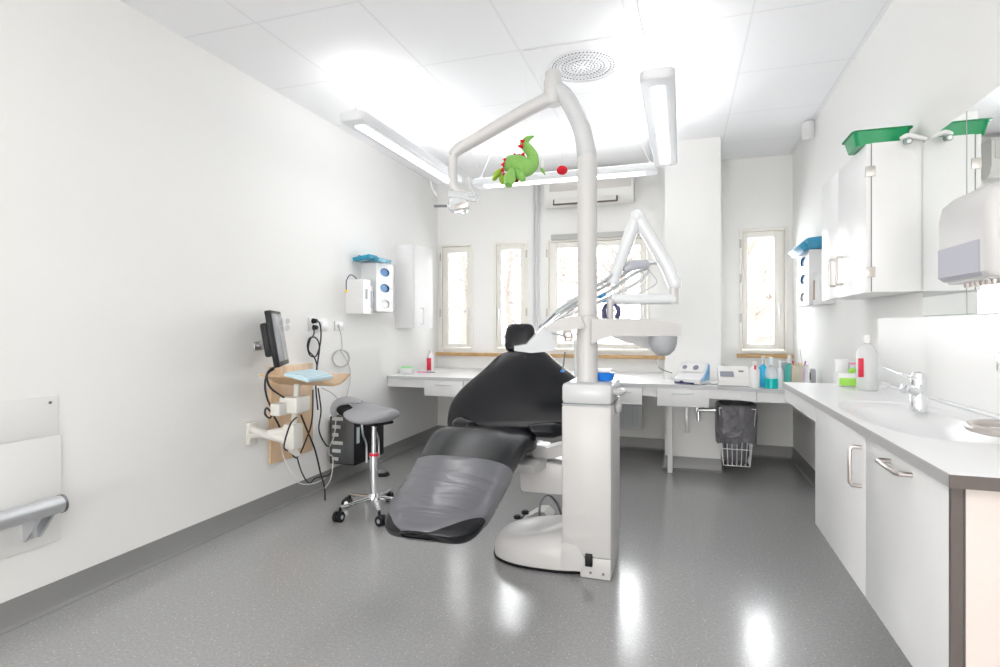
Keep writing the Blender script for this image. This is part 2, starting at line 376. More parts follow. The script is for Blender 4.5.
# ------------------------------------------------ luminaires
LZ = 2.40
def luminaire(a, b, label, grp='suspended ceiling lights'):
    a = V(a); b = V(b); d = (b-a).normalized(); s = d.cross(V((0, 0, 1))); L = (b-a).length
    ang = math.atan2(d.y, d.x); c = (a+b)/2
    t = thing('pendant_luminaire', label, 'ceiling light', c, grp)
    W = .085
    def ring(z, w, e):
        pts = []
        for (sx_, sy_) in ((1, 1), (-1, 1), (-1, -1), (1, -1)):
            for k in range(5):
                an = math.atan2(sy_, sx_)-PI/4+k*PI/8
                pts.append(c+V((0, 0, z))+d*((L/2-e-.04)*sx_+.04*math.cos(an))+s*((w-.04)*sy_+.04*math.sin(an)))
        return pts
    part('housing', MB().loft([ring(0, W-.008, .008), ring(.012, W, 0), ring(.048, W, 0), ring(.06, W-.012, .012)]), mat('lamp_housing', (.8, .81, .83), .3), t)
    part('diffuser', MB().box(c-V((0, 0, .002)), (L-.20, .062, .008), .002, rz(ang)), lampm, t)
    part('upper_diffuser', MB().box(c+V((0, 0, .062)), (L-.14, .09, .008), .002, rz(ang)), lampup, t)
    for e, q in ((-1, a), (1, b)):
        p = c+d*(L/2-.06)*e
        part('cap', MB().lathe([(.012, .06), (.012, .075), (.006, .085)], p, n=12), alum, t)
        part('wire', MB().cyl(p+V((0, 0, .08)), V((p.x+.10*e*d.x, p.y+.10*e*d.y, H)), .0012, 6), alum, t)
        part('wire', MB().cyl(p+V((0, 0, .08)), V((p.x-.12*e*d.x, p.y-.12*e*d.y, H)), .0012, 6), alum, t)
    return t
lx = P(341, 112, Z=LZ); 
luminaire((-1.83, 2.80, LZ), (-1.83, 4.36, LZ), 'suspended white fluorescent light running along the left side')
luminaire((-.11, 2.79, LZ), (-.11, 4.36, LZ), 'suspended white fluorescent light on the right of the pole, below the curly cable')
luminaire((-1.70, 4.50, LZ), (-.17, 4.50, LZ), 'suspended white fluorescent light running crosswise in front of the air conditioner')
# lamp cable
mb = MB(); p0 = P(628, 0, Z=H)
pts = [V((-.20, 2.58, H)), V((-.19, 2.66, 2.68)), V((-.17, 2.73, 2.60)), V((-.15, 2.79, 2.56))]
for k in range(9): a = k*PI/4; pts.append(V((-.16+.022*math.cos(a), 2.81, 2.535+.022*math.sin(a))))
pts += [V((-.125, 2.83, 2.50)), V((-.11, 2.84, 2.475))]
solo('lamp_cable', MB().tube(pts, .003, 8), whitem, 'thin white looped power cable dropping from ceiling to right-hand light', 'cable')

# ------------------------------------------------ back desk
DZ = .75; YD = 4.47; TH = .028
bend = [(XL, YD), (.26, YD), (.42, YD-.05), (.52, YD-.11), (.70, YD-.11), (XR, YD-.11)]
poly = bend+[(XR, YB), (PX1, YB), (PX1, PY), (PX0, PY), (PX0, YB), (XL, YB)]
e = .002
poly = [(min(max(x, XL+e), XR-e), y-(e if y > 5.5 else 0)) for x, y in poly]
poly[7] = (PX1+e, YB-e); poly[8] = (PX1+e, PY-e); poly[9] = (PX0-e, PY-e); poly[10] = (PX0-e, YB-e)
t = thing('desk_worktop', 'long white worktop running along the window wall, with drawers below', 'worktop', (-.8, 5, .6))
part('top', MB().prism([(x, y, DZ-TH) for x, y in poly], (0, 0, TH)), topm, t)
eb = MB()
for (a, b) in zip(bend[:-1], bend[1:]): 
    A = V((max(a[0], XL+e), a[1], DZ-TH/2)); B = V((min(b[0], XR-e), b[1], DZ-TH/2)); d = B-A
    eb.box((A+B)/2-V((0, .0015, 0)), (d.length, .003, TH*.94), 0, rz(math.atan2(d.y, d.x)))
part('edge_band', eb, mat('desk_edge', (.58, .59, .6), .4), t)
ap = MB()
for (a, b) in zip(bend[:-1], bend[1:]):
    A = V((max(a[0], XL+e), a[1]+.02, 0)); B = V((min(b[0], XR-e), b[1]+.02, 0)); d = B-A
    ap.box(((A.x+B.x)/2, (A.y+B.y)/2, DZ-TH-.035), (d.length, .016, .07), 0, rz(math.atan2(d.y, d.x)))
part('apron', ap, whitem, t)
part('support_panel', MB().bb(P(667.6, 430, Y=YD+.27).x, P(672.4, 430, Y=YD+.27).x, YD+.27, PY-.035, .001, DZ-TH), whitem, t)
def drawer(p0, p1, label):
    x0, x1 = P(p0, 380, Y=YD).x, P(p1, 380, Y=YD).x
    t = thing('drawer_unit', label, 'drawer', ((x0+x1)/2, YD+.2, .585), 'slim drawers under the desk')
    part('body', MB().bb(x0+.012, x1-.012, YD+.03, YD+.25, .60, .655), whitem, t)
    f = part('drawer_front', MB().bb(x0+.002, x1-.002, YD-.012, YD+.004, .585, .718, .002), whitem, t)
    c = (x0+x1)/2
    part('handle', MB().tube([(c-.075, YD-.012, .685), (c-.075, YD-.035, .685), (c+.075, YD-.035, .685), (c+.075, YD-.012, .685)], .0045, 8, False), alum, f)
drawer(424.6, 463.5, 'slim white desk drawer left of the dental chair')
drawer(464.5, 503, 'slim white desk drawer mostly hidden behind the black backrest')
drawer(601, 642.5, 'slim white desk drawer above the radiator')
drawer(657, 709, 'slim white desk drawer under the slanted white printer')
# rail bracket on pillar, metal strip, basket
t = thing('rail_bracket', 'chrome rail on bracket beneath desk holding the waste basket', 'bracket', (.18, PY-.05, .45))
a = P(698.5, 404, Y=4.78); b = P(698.5, 421, Y=4.78)
part('post', MB().cyl(a, b, .014), chrome, t)
a = P(698, 410, Y=4.76); b = P(722, 410, Y=4.74)
part('rail', MB().cyl(a, b, .016), mat('rail_white_metal', (.8, .8, .8), .25, .6), t)
part('wall_plate', MB().bb(a.x-.02, a.x+.02, PY-.11, PY-.002, a.z-.02, a.z+.02, .004), alum, t)
a = P(684.6, 405, Y=PY); b = P(689, 432, Y=PY)
solo('metal_strip', MB().bb(a.x, b.x, PY-.03, PY-.004, b.z, a.z, .003), mat('strip_grey', (.62, .62, .63), .4, .4), 'narrow grey metal strip fixed upright to the pillar under the desk', 'strip')
# basket
yb = 4.62
b0 = P(722, 466, Y=yb); b1 = P(751, 466, Y=yb); top = P(735, 406, Y=yb).z; bot = b0.z
bx0, bx1 = P(719, 420, Y=yb).x, P(756, 420, Y=yb).x
cx = (bx0+bx1)/2; hw = (bx1-bx0)/2; hd = .13
t = thing('waste_basket', 'hanging wire waste basket lined with grey plastic bag, under the desk', 'waste basket', (cx, yb+hd, bot))
wf = MB()
def brect(z, k=None):
    f = .72+.28*(z-bot)/(top-bot); return [V((cx+sx_*hw*f, yb+hd+sy_*hd*f, z)) for sx_, sy_ in ((-1, -1), (1, -1), (1, 1), (-1, 1))]
for z in (bot, bot+.13, bot+.27, top-.02):
    r = brect(z); 
    for i in range(4): wf.cyl(r[i], r[(i+1) % 4], .0032, 6)
A = brect(bot); B = brect(top-.02)
for i in range(4):
    for k in range(6):
        q = k/6; wf.cyl(A[i].lerp(A[(i+1) % 4], q), B[i].lerp(B[(i+1) % 4], q), .0026, 6)
for k in range(1, 6): wf.cyl(A[0].lerp(A[1], k/6), A[3].lerp(A[2], k/6), .0026, 6)
part('wire_frame', wf, mat('white_wire', (.85, .85, .86), .3, .3), t)
def bagring(z, f, jit):
    n = 32; out = []
    for j in range(n):
        a = 2*PI*j/n; cs, sn = math.cos(a), math.sin(a); q = (abs(cs)**4+abs(sn)**4)**(-.25)
        w_ = 1+jit*noise.noise(V((cs*2.2, sn*2.2, z*14)))
        out.append(V((cx+hw*f*q*cs*w_, yb+hd+hd*f*q*sn*w_, z+(.035*noise.noise(V((cs*1.7, sn*1.7, 3))) if jit > .1 else 0))))
    return out
part('bag', MB().loft([bagring(top-.30, 1.08, .26), bagring(top-.2, 1.13, .18), bagring(top-.08, 1.13, .13), bagring(top, 1.12, .08), bagring(top+.012, .97, .04), bagring(top-.02, .9, .03)], False), bagm, t)
part('bag_inner', MB().loft([bagring(bot+.015, .58, .25), bagring(bot+.06, .66, .2), bagring(bot+.2, .74, .12), bagring(top-.03, .9, .03)], True), bagm, t)

# ------------------------------------------------ left wall things
x = XL
# wall boards + rail
pz = lambda px, py: P(px, py, X=XL)
ya = pz(57, 400).y
t = thing('wall_panel_board', 'white protective board screwed to left wall behind grab rail', 'wall panel', (XL, ya-1, .28))
part('upper_board', MB().bb(XL, XL+.006, ya-1.6, ya, .74, .905, .002), wallm, t)
part('lower_board', MB().bb(XL, XL+.012, ya-1.6, ya+.01, .285, .735, .003), wallm, t)
for k in range(1):
    q = P(50, 402.5, X=XL+.006); part('screw', MB().cyl(q, q+V((.004, 0, 0)), .006, 10), darkst, t)
t = thing('grab_rail', 'thick round aluminium bumper rail low on the left wall', 'rail', (XL, ya-.5, .46))
rc = P(60, 504, X=-2.45)
part('tube', MB().cyl((-2.45, rc.y-1.5, rc.z), (-2.45, rc.y, rc.z), .036, 28), alum, t)
part('end_cap', MB().cyl((-2.45, rc.y, rc.z), (-2.45, rc.y+.01, rc.z), .038, 28), darkst, t)
part('bracket', MB().prism([(XL+.012, rc.y-.03, rc.z-.03), (XL+.012, rc.y-.03, rc.z-.13), (XL+.03, rc.y-.03, rc.z-.13), (-2.43, rc.y-.03, rc.z-.03)], (0, -.012, 0)).prism([(XL+.012, rc.y-.08, rc.z-.03), (XL+.012, rc.y-.08, rc.z-.13), (XL+.03, rc.y-.08, rc.z-.13), (-2.43, rc.y-.08, rc.z-.03)], (0, -.012, 0)).bb(XL+.012, XL+.02, rc.y-.09, rc.y-.03, rc.z-.13, rc.z), alum, t)
# small wall cabinet
y0, y1, cxf = 4.63, 5.02, -2.34; z0, z1 = 1.185, 1.955
t = thing('wall_cabinet', 'white single door wall cabinet on left wall by narrow window', 'cabinet', (XL, (y0+y1)/2, z0), None)
part('body', MB().bb(XL, cxf-.018, y0, y1, z0, z1, .001), whitem, t)
d = part('door', MB().bb(cxf-.016, cxf, y0, y1, z0, z1, .002), whitem, t)
q = P(421, 316, X=cxf)
part('handle', MB().tube([(cxf, q.y, q.z-.075), (cxf+.028, q.y, q.z-.075), (cxf+.028, q.y, q.z+.075), (cxf, q.y, q.z+.075)], .005, 8, False), alum, d)
# glove racks
def glove_rack(xw, sgn, y0, y1, z0, z1, dep, label):
    xf = xw+sgn*dep
    t = thing('glove_dispenser', label, 'glove dispenser', (xw, (y0+y1)/2, z0), 'glove dispensers')
    face = MB(); n = 3; yc = (y0+y1)/2; hh = (z1-z0)/n
    xa, xb = sorted((xw, xf)); 
    body = MB(); body.bb(xa, xb, y0, y0+.004, z0, z1).bb(xa, xb, y1-.004, y1, z0, z1).bb(xa, xb, y0, y1, z0, z0+.004)
    part('housing', body, whitem, t)
    # front plate with three oval holes
    for k in range(n):
        za, zb = z0+k*hh, z0+(k+1)*hh; zc = (za+zb)/2; N = 32; inn = []; out = []
        ry, rz_ = (y1-y0)*.27, hh*.27
        angs = sorted([2*PI*j/N for j in range(N)]+[math.atan2(s2*hh/2, s1*(y1-y0)/2) % (2*PI) for s1 in (-1, 1) for s2 in (-1, 1)])
        for a in angs:
            c_, s_ = math.cos(a), math.sin(a); m = min((y1-y0)/2/max(abs(c_), 1e-6), hh/2/max(abs(s_), 1e-6))
            out.append((yc+c_*m, zc+s_*m)); inn.append((yc+c_*ry, zc+s_*rz_))
        f = xf; g = xf-sgn*.004
        face.loft([[V((f, a_, b_)) for a_, b_ in out], [V((f, a_, b_)) for a_, b_ in inn], [V((g, a_, b_)) for a_, b_ in inn], [V((g, a_, b_)) for a_, b_ in out]], False)
        gm = MB().box(((xw+xf)/2, yc, zc-.005), (dep-.02, (y1-y0)-.02, hh-.02), .002)
        g_ = props(emit_obj('glove_box', gm, glove if k else whitem, V(((xw+xf)/2, yc, za)), None), ['white glove box in the bottom slot of the dispenser on %s wall', 'blue glove box in the middle slot of the dispenser on %s wall', 'blue glove box in the top slot of the dispenser on %s wall'][k] % ('left' if sgn > 0 else 'right'), 'glove box', 'boxed gloves in the dispensers')
    part('front_plate', face, whitem, t)
    return t
# left: face at px 376..393.5
xf = -2.40
ya_, yb_ = P(376, 300, X=xf).y, P(393.5, 300, X=xf).y
zt_, zb_ = P(385, 264.5, X=xf).z, P(385, 312, X=xf).z
glove_rack(XL, 1, ya_, yb_, zb_, zt_, .14, 'white glove dispenser with three round openings on the left wall')
mb = MB().box((-2.44, ya_+.05, zt_+.03), (.19, .26, .035), .006, Ry(.12)@rz(.1)).box((-2.44, ya_-.10, zt_+.025), (.16, .13, .03), .006, Ry(-.15))
solo('blue_packet', mb, mat('blue_film', (.03, .35, .55), .2, alpha=.85, var=.4, bscale=40), 'crumpled blue plastic packet lying on top of the left glove dispenser', 'packet')
q0 = P(361, 300, X=XL); q0.y = min(q0.y, ya_-.09); q1 = V((0, ya_-.006, 0)); zq0, zq1 = P(372, 312, X=-2.42).z, P(372, 286, X=-2.42).z
t = thing('cup_dispenser', 'narrow white dispenser with tall slot beside the left glove dispenser', 'dispenser', (XL, q0.y, zq0))
part('housing', MB().bb(XL, -2.42, q0.y, q1.y-.004, zq0, zq1, .004), whitem, t)
part('slot', MB().bb(-2.421, -2.417, q0.y+.02, q1.y-.03, zq0+.03, zq1-.04), mat('slot_blue_grey', (.33, .36, .48), .3), t)
q0 = P(345.5, 300, X=XL); q1 = q0+V((0, .11, 0)); zq0, zq1 = P(350, 313, X=-2.38).z, P(350, 277, X=-2.38).z
t = thing('towel_dispenser', 'white wall dispenser with dark hose loop, nearest on the left wall', 'dispenser', (XL, q0.y, zq0))
part('housing', MB().prism([(XL, q0.y, zq0), (-2.38, q0.y, zq0), (-2.38, q1.y, zq0), (XL, q1.y, zq0)], (0, 0, zq1-zq0)), whitem, t)
hp = [P(346.5, 290, X=-2.44), P(346.5, 281, X=-2.44), P(350, 275, X=-2.44), P(355, 277, X=-2.44), P(358, 281, X=-2.44)]
part('hose', MB().tube(hp, .004, 8), navy, t)
part('tag', MB().box(P(346.5, 291, X=-2.44), (.02, .02, .02), .003), yellow, t)
part('lens', MB().box(V((-2.379, q0.y+.05, (zq0+zq1)/2+.02)), (.006, .03, .08), .003), dome, t)
# sockets
def socket(p0, p1, y0p, y1p, n, label):
    a, b = P(p0, 325, X=XL), P(p1, 325, X=XL); z0, z1 = P((p0+p1)/2, y1p, X=XL).z, P((p0+p1)/2, y0p, X=XL).z
    t = thing('wall_socket', label, 'socket', (XL, (a.y+b.y)/2, z0), 'wall sockets')
    part('plate', MB().bb(XL, XL+.012, a.y, b.y, z0, z1, .004), mat('socket_white', (.82, .82, .83), .3), t)
    for k in range(n):
        zc = z0+(z1-z0)*(k+.5)/n
        part('outlet', MB().lathe([(.02, .002), (.018, .004), (.016, .001)], (XL+.011, a.y+.045, zc), Ry(PI/2), n=18), mat('outlet_grey', (.6, .6, .6), .4), t)
    return a, b, z0, z1
socket(281.5, 285.5, 318, 331, 2, 'double wall socket directly behind the monitor')
socket(308, 315, 317.5, 331, 2, 'wall socket with two black plugs in it')
socket(315.5, 326.5, 317.5, 330.5, 1, 'wide white socket plate right of the black plugs')
socket(334, 342.5, 321, 330.5, 1, 'network socket above the coiled grey cable')
def wc(L, X=XL+.03): return [P(a, b, X=X+.004*(i % 3)) for i, (a, b) in enumerate(L)]
t = thing('power_cable', 'black mains cable with round plugs, looped below the sockets', 'cable', P(313, 330, X=XL+.03))
k = wc([(313, 321), (319, 322), (321, 332), (320, 345), (316, 356), (310, 355), (307.5, 346), (310, 338), (316, 338), (319.5, 346), (318, 360), (316, 375), (316, 390), (318, 410)])
part('cord', MB().tube(k, .0055, 8), blackc, t)
k = wc([(313.5, 327), (314, 334), (310, 340), (308.5, 350), (314, 357), (317, 366), (316, 380)], XL+.045)
part('cord', MB().tube(k, .005, 8), blackc, t)
for (a, b) in ((313, 321), (313.5, 327.5)):
    c = P(a, b, X=XL+.012); part('plug', MB().cyl(c, c+V((.035, 0, 0)), .02, 14, .013), blackp, t)
k = [(338, 325), (341, 335), (342, 348)]
for j in range(17): a = PI/2-j*2*PI/8*1.0; k.append((340.5+(9.2-.12*j)*math.cos(a), 358.5-(9.2-.1*j)*math.sin(a)))
k += [(349, 366), (350, 380), (347, 395), (345, 410)]
solo('network_cable', MB().tube(wc(k, XL+.015), .0035, 8, res=5), greyc, 'grey network cable hanging in a round coil on left wall', 'cable')

# workstation panel on the left wall
t = thing('computer_wall_mount', 'birch wall board with cream swing arm, curved keyboard shelf', 'computer stand', (XL, 3.7, .4))
a0, b0 = P(271, 400, X=XL+.02), P(313, 400, X=XL+.02)
zt_, zb_ = P(273, 367, X=XL+.02).z, P(273, 464, X=XL+.02).z
part('back_board', MB().bb(XL, XL+.02, a0.y, b0.y, zb_, zt_, .004), birch, t)
# shelf : plate with two curled arms, z about .97
F0 = 3.45
sz = P(305, 383, F=F0).z
def S3(px, py, dx=0): return P(px, py, F=F0)
ring = lambda c, w, h: None
o = V((-2.28, 0, 0))
ys0, ys1 = 2.52+.28, 3.30
kb = P(306, 380, X=-2.2)
shx0, shx1 = XL+.06, -2.12
shelf = MB(); pr = []
N = 14; W0 = kb.y-.09; W1 = kb.y+.36
for i in range(N+1):
    q = i/N; y = W0+(W1-W0)*q; z = kb.z-.02+(.035*math.cos(2*PI*q)+.02)*(1 if q < .5 else .6)
    pr.append((y, z))
top_ = [V((shx0, y, z)) for y, z in pr]+[V((shx0, y, z-.014)) for y, z in reversed(pr)]
n_ = len(top_)
cut = []
for v in top_:
    q = (v.y-W0)/(W1-W0); cut.append(V((shx1+.05*math.sin(PI*q)-.12*(1 if q < .12 else 0), v.y, v.z)))
shelf.loft([top_, cut])
part('shelf', shelf, birch, t)
# swing arm : from wall plate, cream
arm0 = P(250, 432, X=XL+.03); arm1 = P(287, 440, X=XL+.17); arm2 = P(292, 433, X=XL+.3)
wp = part('arm_link', MB().tube([P(250, 428, X=XL+.05), P(268, 435, X=XL+.12), P(292, 440, X=XL+.24)], [.022, .026, .03], 10), creamp, t)
part('arm_link', MB().tube([P(249, 437, X=XL+.05), P(262, 434, X=XL+.09), P(292, 430, X=XL+.24)], [.022, .02, .028], 10), creamp, t)
c = P(293, 436, X=XL+.25); part('arm_hub', MB().box(c, (.09, .1, .16), .02), creamp, t)
part('arm_hub_foot', MB().prism([c+V((-.03, -.03, -.08)), c+V((.03, -.03, -.08)), c+V((.03, .02, -.13)), c+V((.0, .02, -.13))], (0, .03, 0)), creamp, t)
c2 = P(295, 404, X=XL+.27); part('motor_box', MB().box(c2, (.13, .14, .10), .012).box(c2-V((.04, .09, .02)), (.07, .09, .075), .01), creamp, t)
part('arm_post', MB().cyl(c, P(297, 384, X=XL+.28), .018), creamp, t)
part('wall_plate', MB().bb(XL, XL+.03, P(248, 430, X=XL).y-.02, P(252, 430, X=XL).y+.02, P(250, 444, X=XL).z, P(250, 422, X=XL).z, .006), creamp, t)
# keyboard
kc = V((-2.16, kb.y-.02, kb.z+.03)); R_ = rz(.06)@Ry(.22)
t = thing('keyboard', 'pale blue covered keyboard on the curved birch shelf', 'keyboard', kc)
part('case', MB().box(kc, (.17, .27, .022), .005, R_), keym, t)
mb = MB()
for i in range(5):
    for j in range(12): mb.box(kc+R_@V((-.06+.03*i, -.115+.021*j, .013)), (.024, .017, .008), .002, R_)
part('keys', mb, mat('key_blue', (.62, .78, .84), .5), t)
# monitor
ma = P(272, 340, X=-2.27); dirn = V((-math.sin(.54), math.cos(.54), 0)); nrm = V((dirn.y, -dirn.x, 0))
mc = ma+dirn*.185+V((0, 0, 0)); zt_ = P(271, 310, X=-2.27).z; zb_ = P(274, 368, X=-2.27).z; mc.z = (zt_+zb_)/2; mh = zt_-zb_
Mr = Matrix((nrm, dirn, V((0, 0, 1)))).transposed() @ Ry(-.16)
t = thing('monitor', 'black flat screen monitor seen edge-on by the left wall', 'monitor', mc-V((0, 0, mh/2)))
part('casing', MB().box(mc, (.035, .37, mh), .006, Mr), blackp, t)
part('back_housing', MB().box(mc+Mr@V((-.035, -.03, 0)), (.05, .26, mh*.6), .014, Mr), blackp, t)
part('screen', MB().box(mc+Mr@V((.018, 0, .005)), (.004, .335, mh-.05), .001, Mr), screenm, t)
part('mount_arm', MB().tube([mc+Mr@V((-.05, -.06, -.02)), mc+V((-.10, -.02, -.03)), V((XL+.01, mc.y+.05, mc.z-.05))], .014, 10, False), alum, t)
part('mount_plate', MB().box((XL+.006, mc.y+.05, mc.z-.05), (.012, .12, .05), .003), alum, t)
def cable(L, r, m, label, X=-2.35):
    pts = [P(q[0], q[1], X=(q[2] if len(q) > 2 else X)) for q in L]
    return solo('cable', MB().tube(pts, r, 8), m, label, 'cable')
cable([(275, 367), (268, 372), (265, 384), (267, 398), (272, 410), (270, 418), (265, 414), (267, 408), (275, 418), (281, 430)], .006, blackc, 'black cable curving down the left edge of birch board from monitor', -2.38)
cable([(274, 369), (267, 375), (270, 387), (280, 395), (290, 401)], .006, blackc, 'black cable from monitor to the cream motor box', -2.3)
cable([(301, 415), (307, 430), (315, 450), (321, 475), (324.5, 487, -2.25), (325, 500, -2.2)], .0055, blackc, 'straight black cable from motor box down to the floor', -2.28)
cable([(297, 417, -2.27), (290, 425, -2.2), (284, 447, -2.28), (290, 450), (286, 440), (296, 458), (306, 440), (312, 420), (313, 390, -2.45)], .005, blackc, 'looped black cable hanging in front of the birch board', -2.33)
cable([(318, 388), (321, 410), (319, 430), (326, 445), (331, 446)], .005, blackc, 'black cable hanging right of the birch board', -2.45)
cable([(297, 457), (302, 473), (309, 483), (316, 478), (330, 474), (334, 460, -2.35)], .0045, blackc, 'thin black cable dropping below birch board to the computer', -2.42)
cable([(281, 440, -2.515), (283, 455, -2.515), (294, 477), (302, 484), (315, 483), (325, 478, -2.5)], .0035, whitem, 'thin white cable hanging below the birch board', -2.42)
cable([(336, 418, -2.3), (334, 436, -2.3), (328, 452, -2.3), (333, 458, -2.3), (331, 478, -2.25), (325, 488, -2.2)], .004, greyc, 'grey cable at the front of black computer', -2.3)
cable([(322, 388), (333, 394), (339, 402), (342, 415)], .0035, greyc, 'pale cable from shelf to the black computer', -2.45)
# computer on wall holder
c = P(350, 444, X=-2.36)
x0_, x1_ = -2.52, -2.30; yy0 = P(344, 440, X=x1_).y; 
yf = P(332, 440, X=x0_+.02).y
zt_, zb_ = P(345, 420, X=-2.32).z, P(345, 469, X=-2.32).z
t = thing('desktop_computer', 'black computer tower hung low on the left wall behind the saddle stool', 'computer', ((x0_+x1_)/2, yf+.2, zb_))
part('case', MB().bb(x0_, x1_, yf, yf+.42, zb_, zt_, .006), blackp, t)
part('rear_plate', MB().bb(x0_+.01, x1_-.01, yf-.006, yf, zb_+.01, zt_-.01, .002), mat('port_plate', (.13, .135, .14), .35, .6), t)
mb = MB()
for k in range(6): mb.bb(x0_+.03, x0_+.03+.05+.02*(k % 3), yf-.014, yf-.004, zb_+.03+k*.06, zb_+.055+k*.06, .002)
part('ports', mb, mat('port_pale', (.6, .62, .6), .4), t)
mb = MB()
for k in (.08, .26):
    mb.tube([(x1_+.004, yf+k, zt_+.01), (x1_+.008, yf+k+.01, (zt_+zb_)/2+.05), (x1_+.008, yf+k+.06, (zt_+zb_)/2-.05), (x1_+.006, yf+k+.07, zb_-.01)], .009, 8)
part('holder_strap', mb, alum, t)
part('label_sticker', MB().bb(x1_, x1_+.001, yf+.02, yf+.06, zb_+.16, zb_+.28), mat('sticker', (.5, .58, .6), .5), t)
part('bracket', MB().bb(XL, x1_-.02, yf+.05, yf+.36, zb_-.014, zb_-.001, .003), mat('bracket_grey', (.3, .3, .3), .4, .6), t)
c = P(358, 474, Z=0.001)
f0 = P(348, 481, Z=.0)
t = thing('foot_control', 'small dark foot control on floor behind the saddle stool', 'pedal', (-2.3, 3.95, 0))
part('base', MB().lathe([(.075, 0), (.08, .006), (.07, .02), (.03, .03)], (-2.30, 3.95, 0), sc=(1, .7)), blackp, t)
part('rim', MB().lathe([(.05, .02), (.052, .03), (.04, .036)], (-2.30, 3.95, 0), sc=(1, .7)), alum, t)
# ------------------------------------------------ saddle stool
sx0, sy0 = -1.87, 3.13
t = thing('saddle_stool', 'grey saddle stool with chrome five-star base on castors', 'stool', (sx0, sy0, 0))
zs = .62
# saddle : loft along local axis (front to back), axis direction
sd = V((math.cos(-.35), math.sin(-.35), 0)); sn_ = V((-sd.y, sd.x, 0))
rings = []
for q, wd, zc, th, sg in ((-.19, .04, .062, .03, 0), (-.18, .10, .062, .06, .0), (-.13, .15, .052, .085, .012), (-.05, .16, .036, .09, .03), (.02, .145, .03, .085, .03), (.09, .12, .035, .075, .02), (.15, .09, .05, .06, .008), (.19, .05, .06, .03, 0)):
    r = []
    for j in range(20):
        a = 2*PI*j/20; x_ = math.cos(a)*wd; z_ = math.sin(a)*th/1.6
        droop = -(abs(math.cos(a))**2)*.022*(wd/.16)
        r.append(V((sx0, sy0, zs+zc-.02))+sd*q+sn_*x_+V((0, 0, z_+droop)))
    rings.append(r)
part('seat', MB().loft(rings), greyfab, t, sub=2)
bk = V((sx0, sy0, zs))-sd*.19
part('seat_shell', MB().box(V((sx0, sy0, zs-.035)), (.20, .16, .02), .008, rz(-.35)), blackp, t)
# low curved support pad on the far left of the seat
sp_ = [P(335, 417, F=3.62), P(333.5, 410, F=3.6), P(337, 404, F=3.58), P(344, 401, F=3.56), P(354, 400.5, F=3.54), P(362, 402, F=3.52)]
bp_ = part('back_pad', MB().tube(sp_, [.012, .024, .028, .028, .022, .01], 12), greyfab, t, sub=1)
part('pad_inner', MB().ball(P(345, 410, F=3.56), .065, (.95, .4, .62)), blackp, bp_)
part('pad_bracket', MB().tube([P(345, 416, F=3.56), V((sx0-.04, sy0+.02, zs-.05))], .012, 8, False), blackp, t)
part('gas_column', MB().lathe([(.027, .12), (.027, .36), (.03, .36), (.03, .38), (.016, .38), (.016, .59)], (sx0, sy0, 0)), chrome, t)
part('collar', MB().lathe([(.031, .37), (.031, .385), (.017, .387)], (sx0, sy0, 0)), redp, t)
part('hub', MB().lathe([(.03, .06), (.042, .075), (.042, .11), (.03, .13)], (sx0, sy0, 0)), chrome, t)
for k in range(5):
    a = -2.15+k*2*PI/5; e_ = V((sx0+.225*math.cos(a), sy0+.225*math.sin(a), .085)); s_ = V((sx0+.03*math.cos(a), sy0+.03*math.sin(a), .10))
    lg = part('leg', MB().tube([s_, s_.lerp(e_, .6)+V((0, 0, -.002)), e_], [.017, .014, .012], 10, flat=.8), chrome, t)
    cp = MB(); ax = V((-math.sin(a+.6), math.cos(a+.6), 0)); wc_ = V((e_.x, e_.y, .032))+V((math.cos(a+.6), math.sin(a+.6), 0))*.018
    for s2 in (-1, 1): cp.cyl(wc_+ax*(.006*s2), wc_+ax*(.024*s2), .032, 20)
    cp.cyl(e_-V((0, 0, .045)), e_, .009, 10)
    part('castor', cp, blackp, lg)
    part('castor_disc', MB().cyl(wc_-ax*.0255, wc_+ax*.0255, .013, 16), alum, lg)

# ------------------------------------------------ dental chair
CX = -.905
def sring(c, w, th, tang, n=28, e=3.2, bow=0, roll=0):
    c = V(c); tang = V(tang).normalized(); side = V((1, 0, 0)); side = (side-tang*side.dot(tang)).normalized(); up = side.cross(tang)
    out = []
    for j in range(n):
        a = 2*PI*j/n; cs, sn = math.cos(a), math.sin(a); x_ = (abs(cs)**(2/e))*(1 if cs >= 0 else -1)*w; z_ = (abs(sn)**(2/e))*(1 if sn >= 0 else -1)*th
        z_ += bow*(x_/max(w, .001))**2
        out.append(c+side*x_+up*z_)
    return out
t = thing('dental_chair', 'black leather dental chair, reclined, its legrest under clear film', 'dental chair', (CX, 2.75, 0))
# legrest path: (X, Y, ztop, halfwidth, halfthick)
path = [(-.93, 1.885, .43, .06, .012), (-.93, 1.888, .435, .11, .024), (-.93, 1.905, .447, .155, .036), (-.93, 1.945, .464, .192, .045), (-.93, 2.02, .495, .212, .05), (-.932, 2.12, .533, .22, .052), (-.936, 2.27, .588, .226, .054), (-.942, 2.40, .638, .238, .056), (-.948, 2.50, .675, .25, .058), (-.948, 2.58, .70, .262, .058), (-.94, 2.65, .698, .27, .058), (-.93, 2.72, .665, .245, .055), (-.93, 2.80, .635, .20, .05), (-.92, 2.88, .62, .18, .045), (-.92, 2.92, .62, .14, .03)]
def lring(i, gr=0, f=0):
    a = path[max(i-1, 0)]; b = path[min(i+1, len(path)-1)]; p = path[i]; tg = V((0, b[1]-a[1], b[2]-a[2]))
    return sring((p[0], p[1], p[2]-p[4]), p[3]+gr, p[4]+gr, tg, bow=-.010)
part('seat', MB().loft([lring(i) for i in range(len(path))]), leather, t, sub=2)
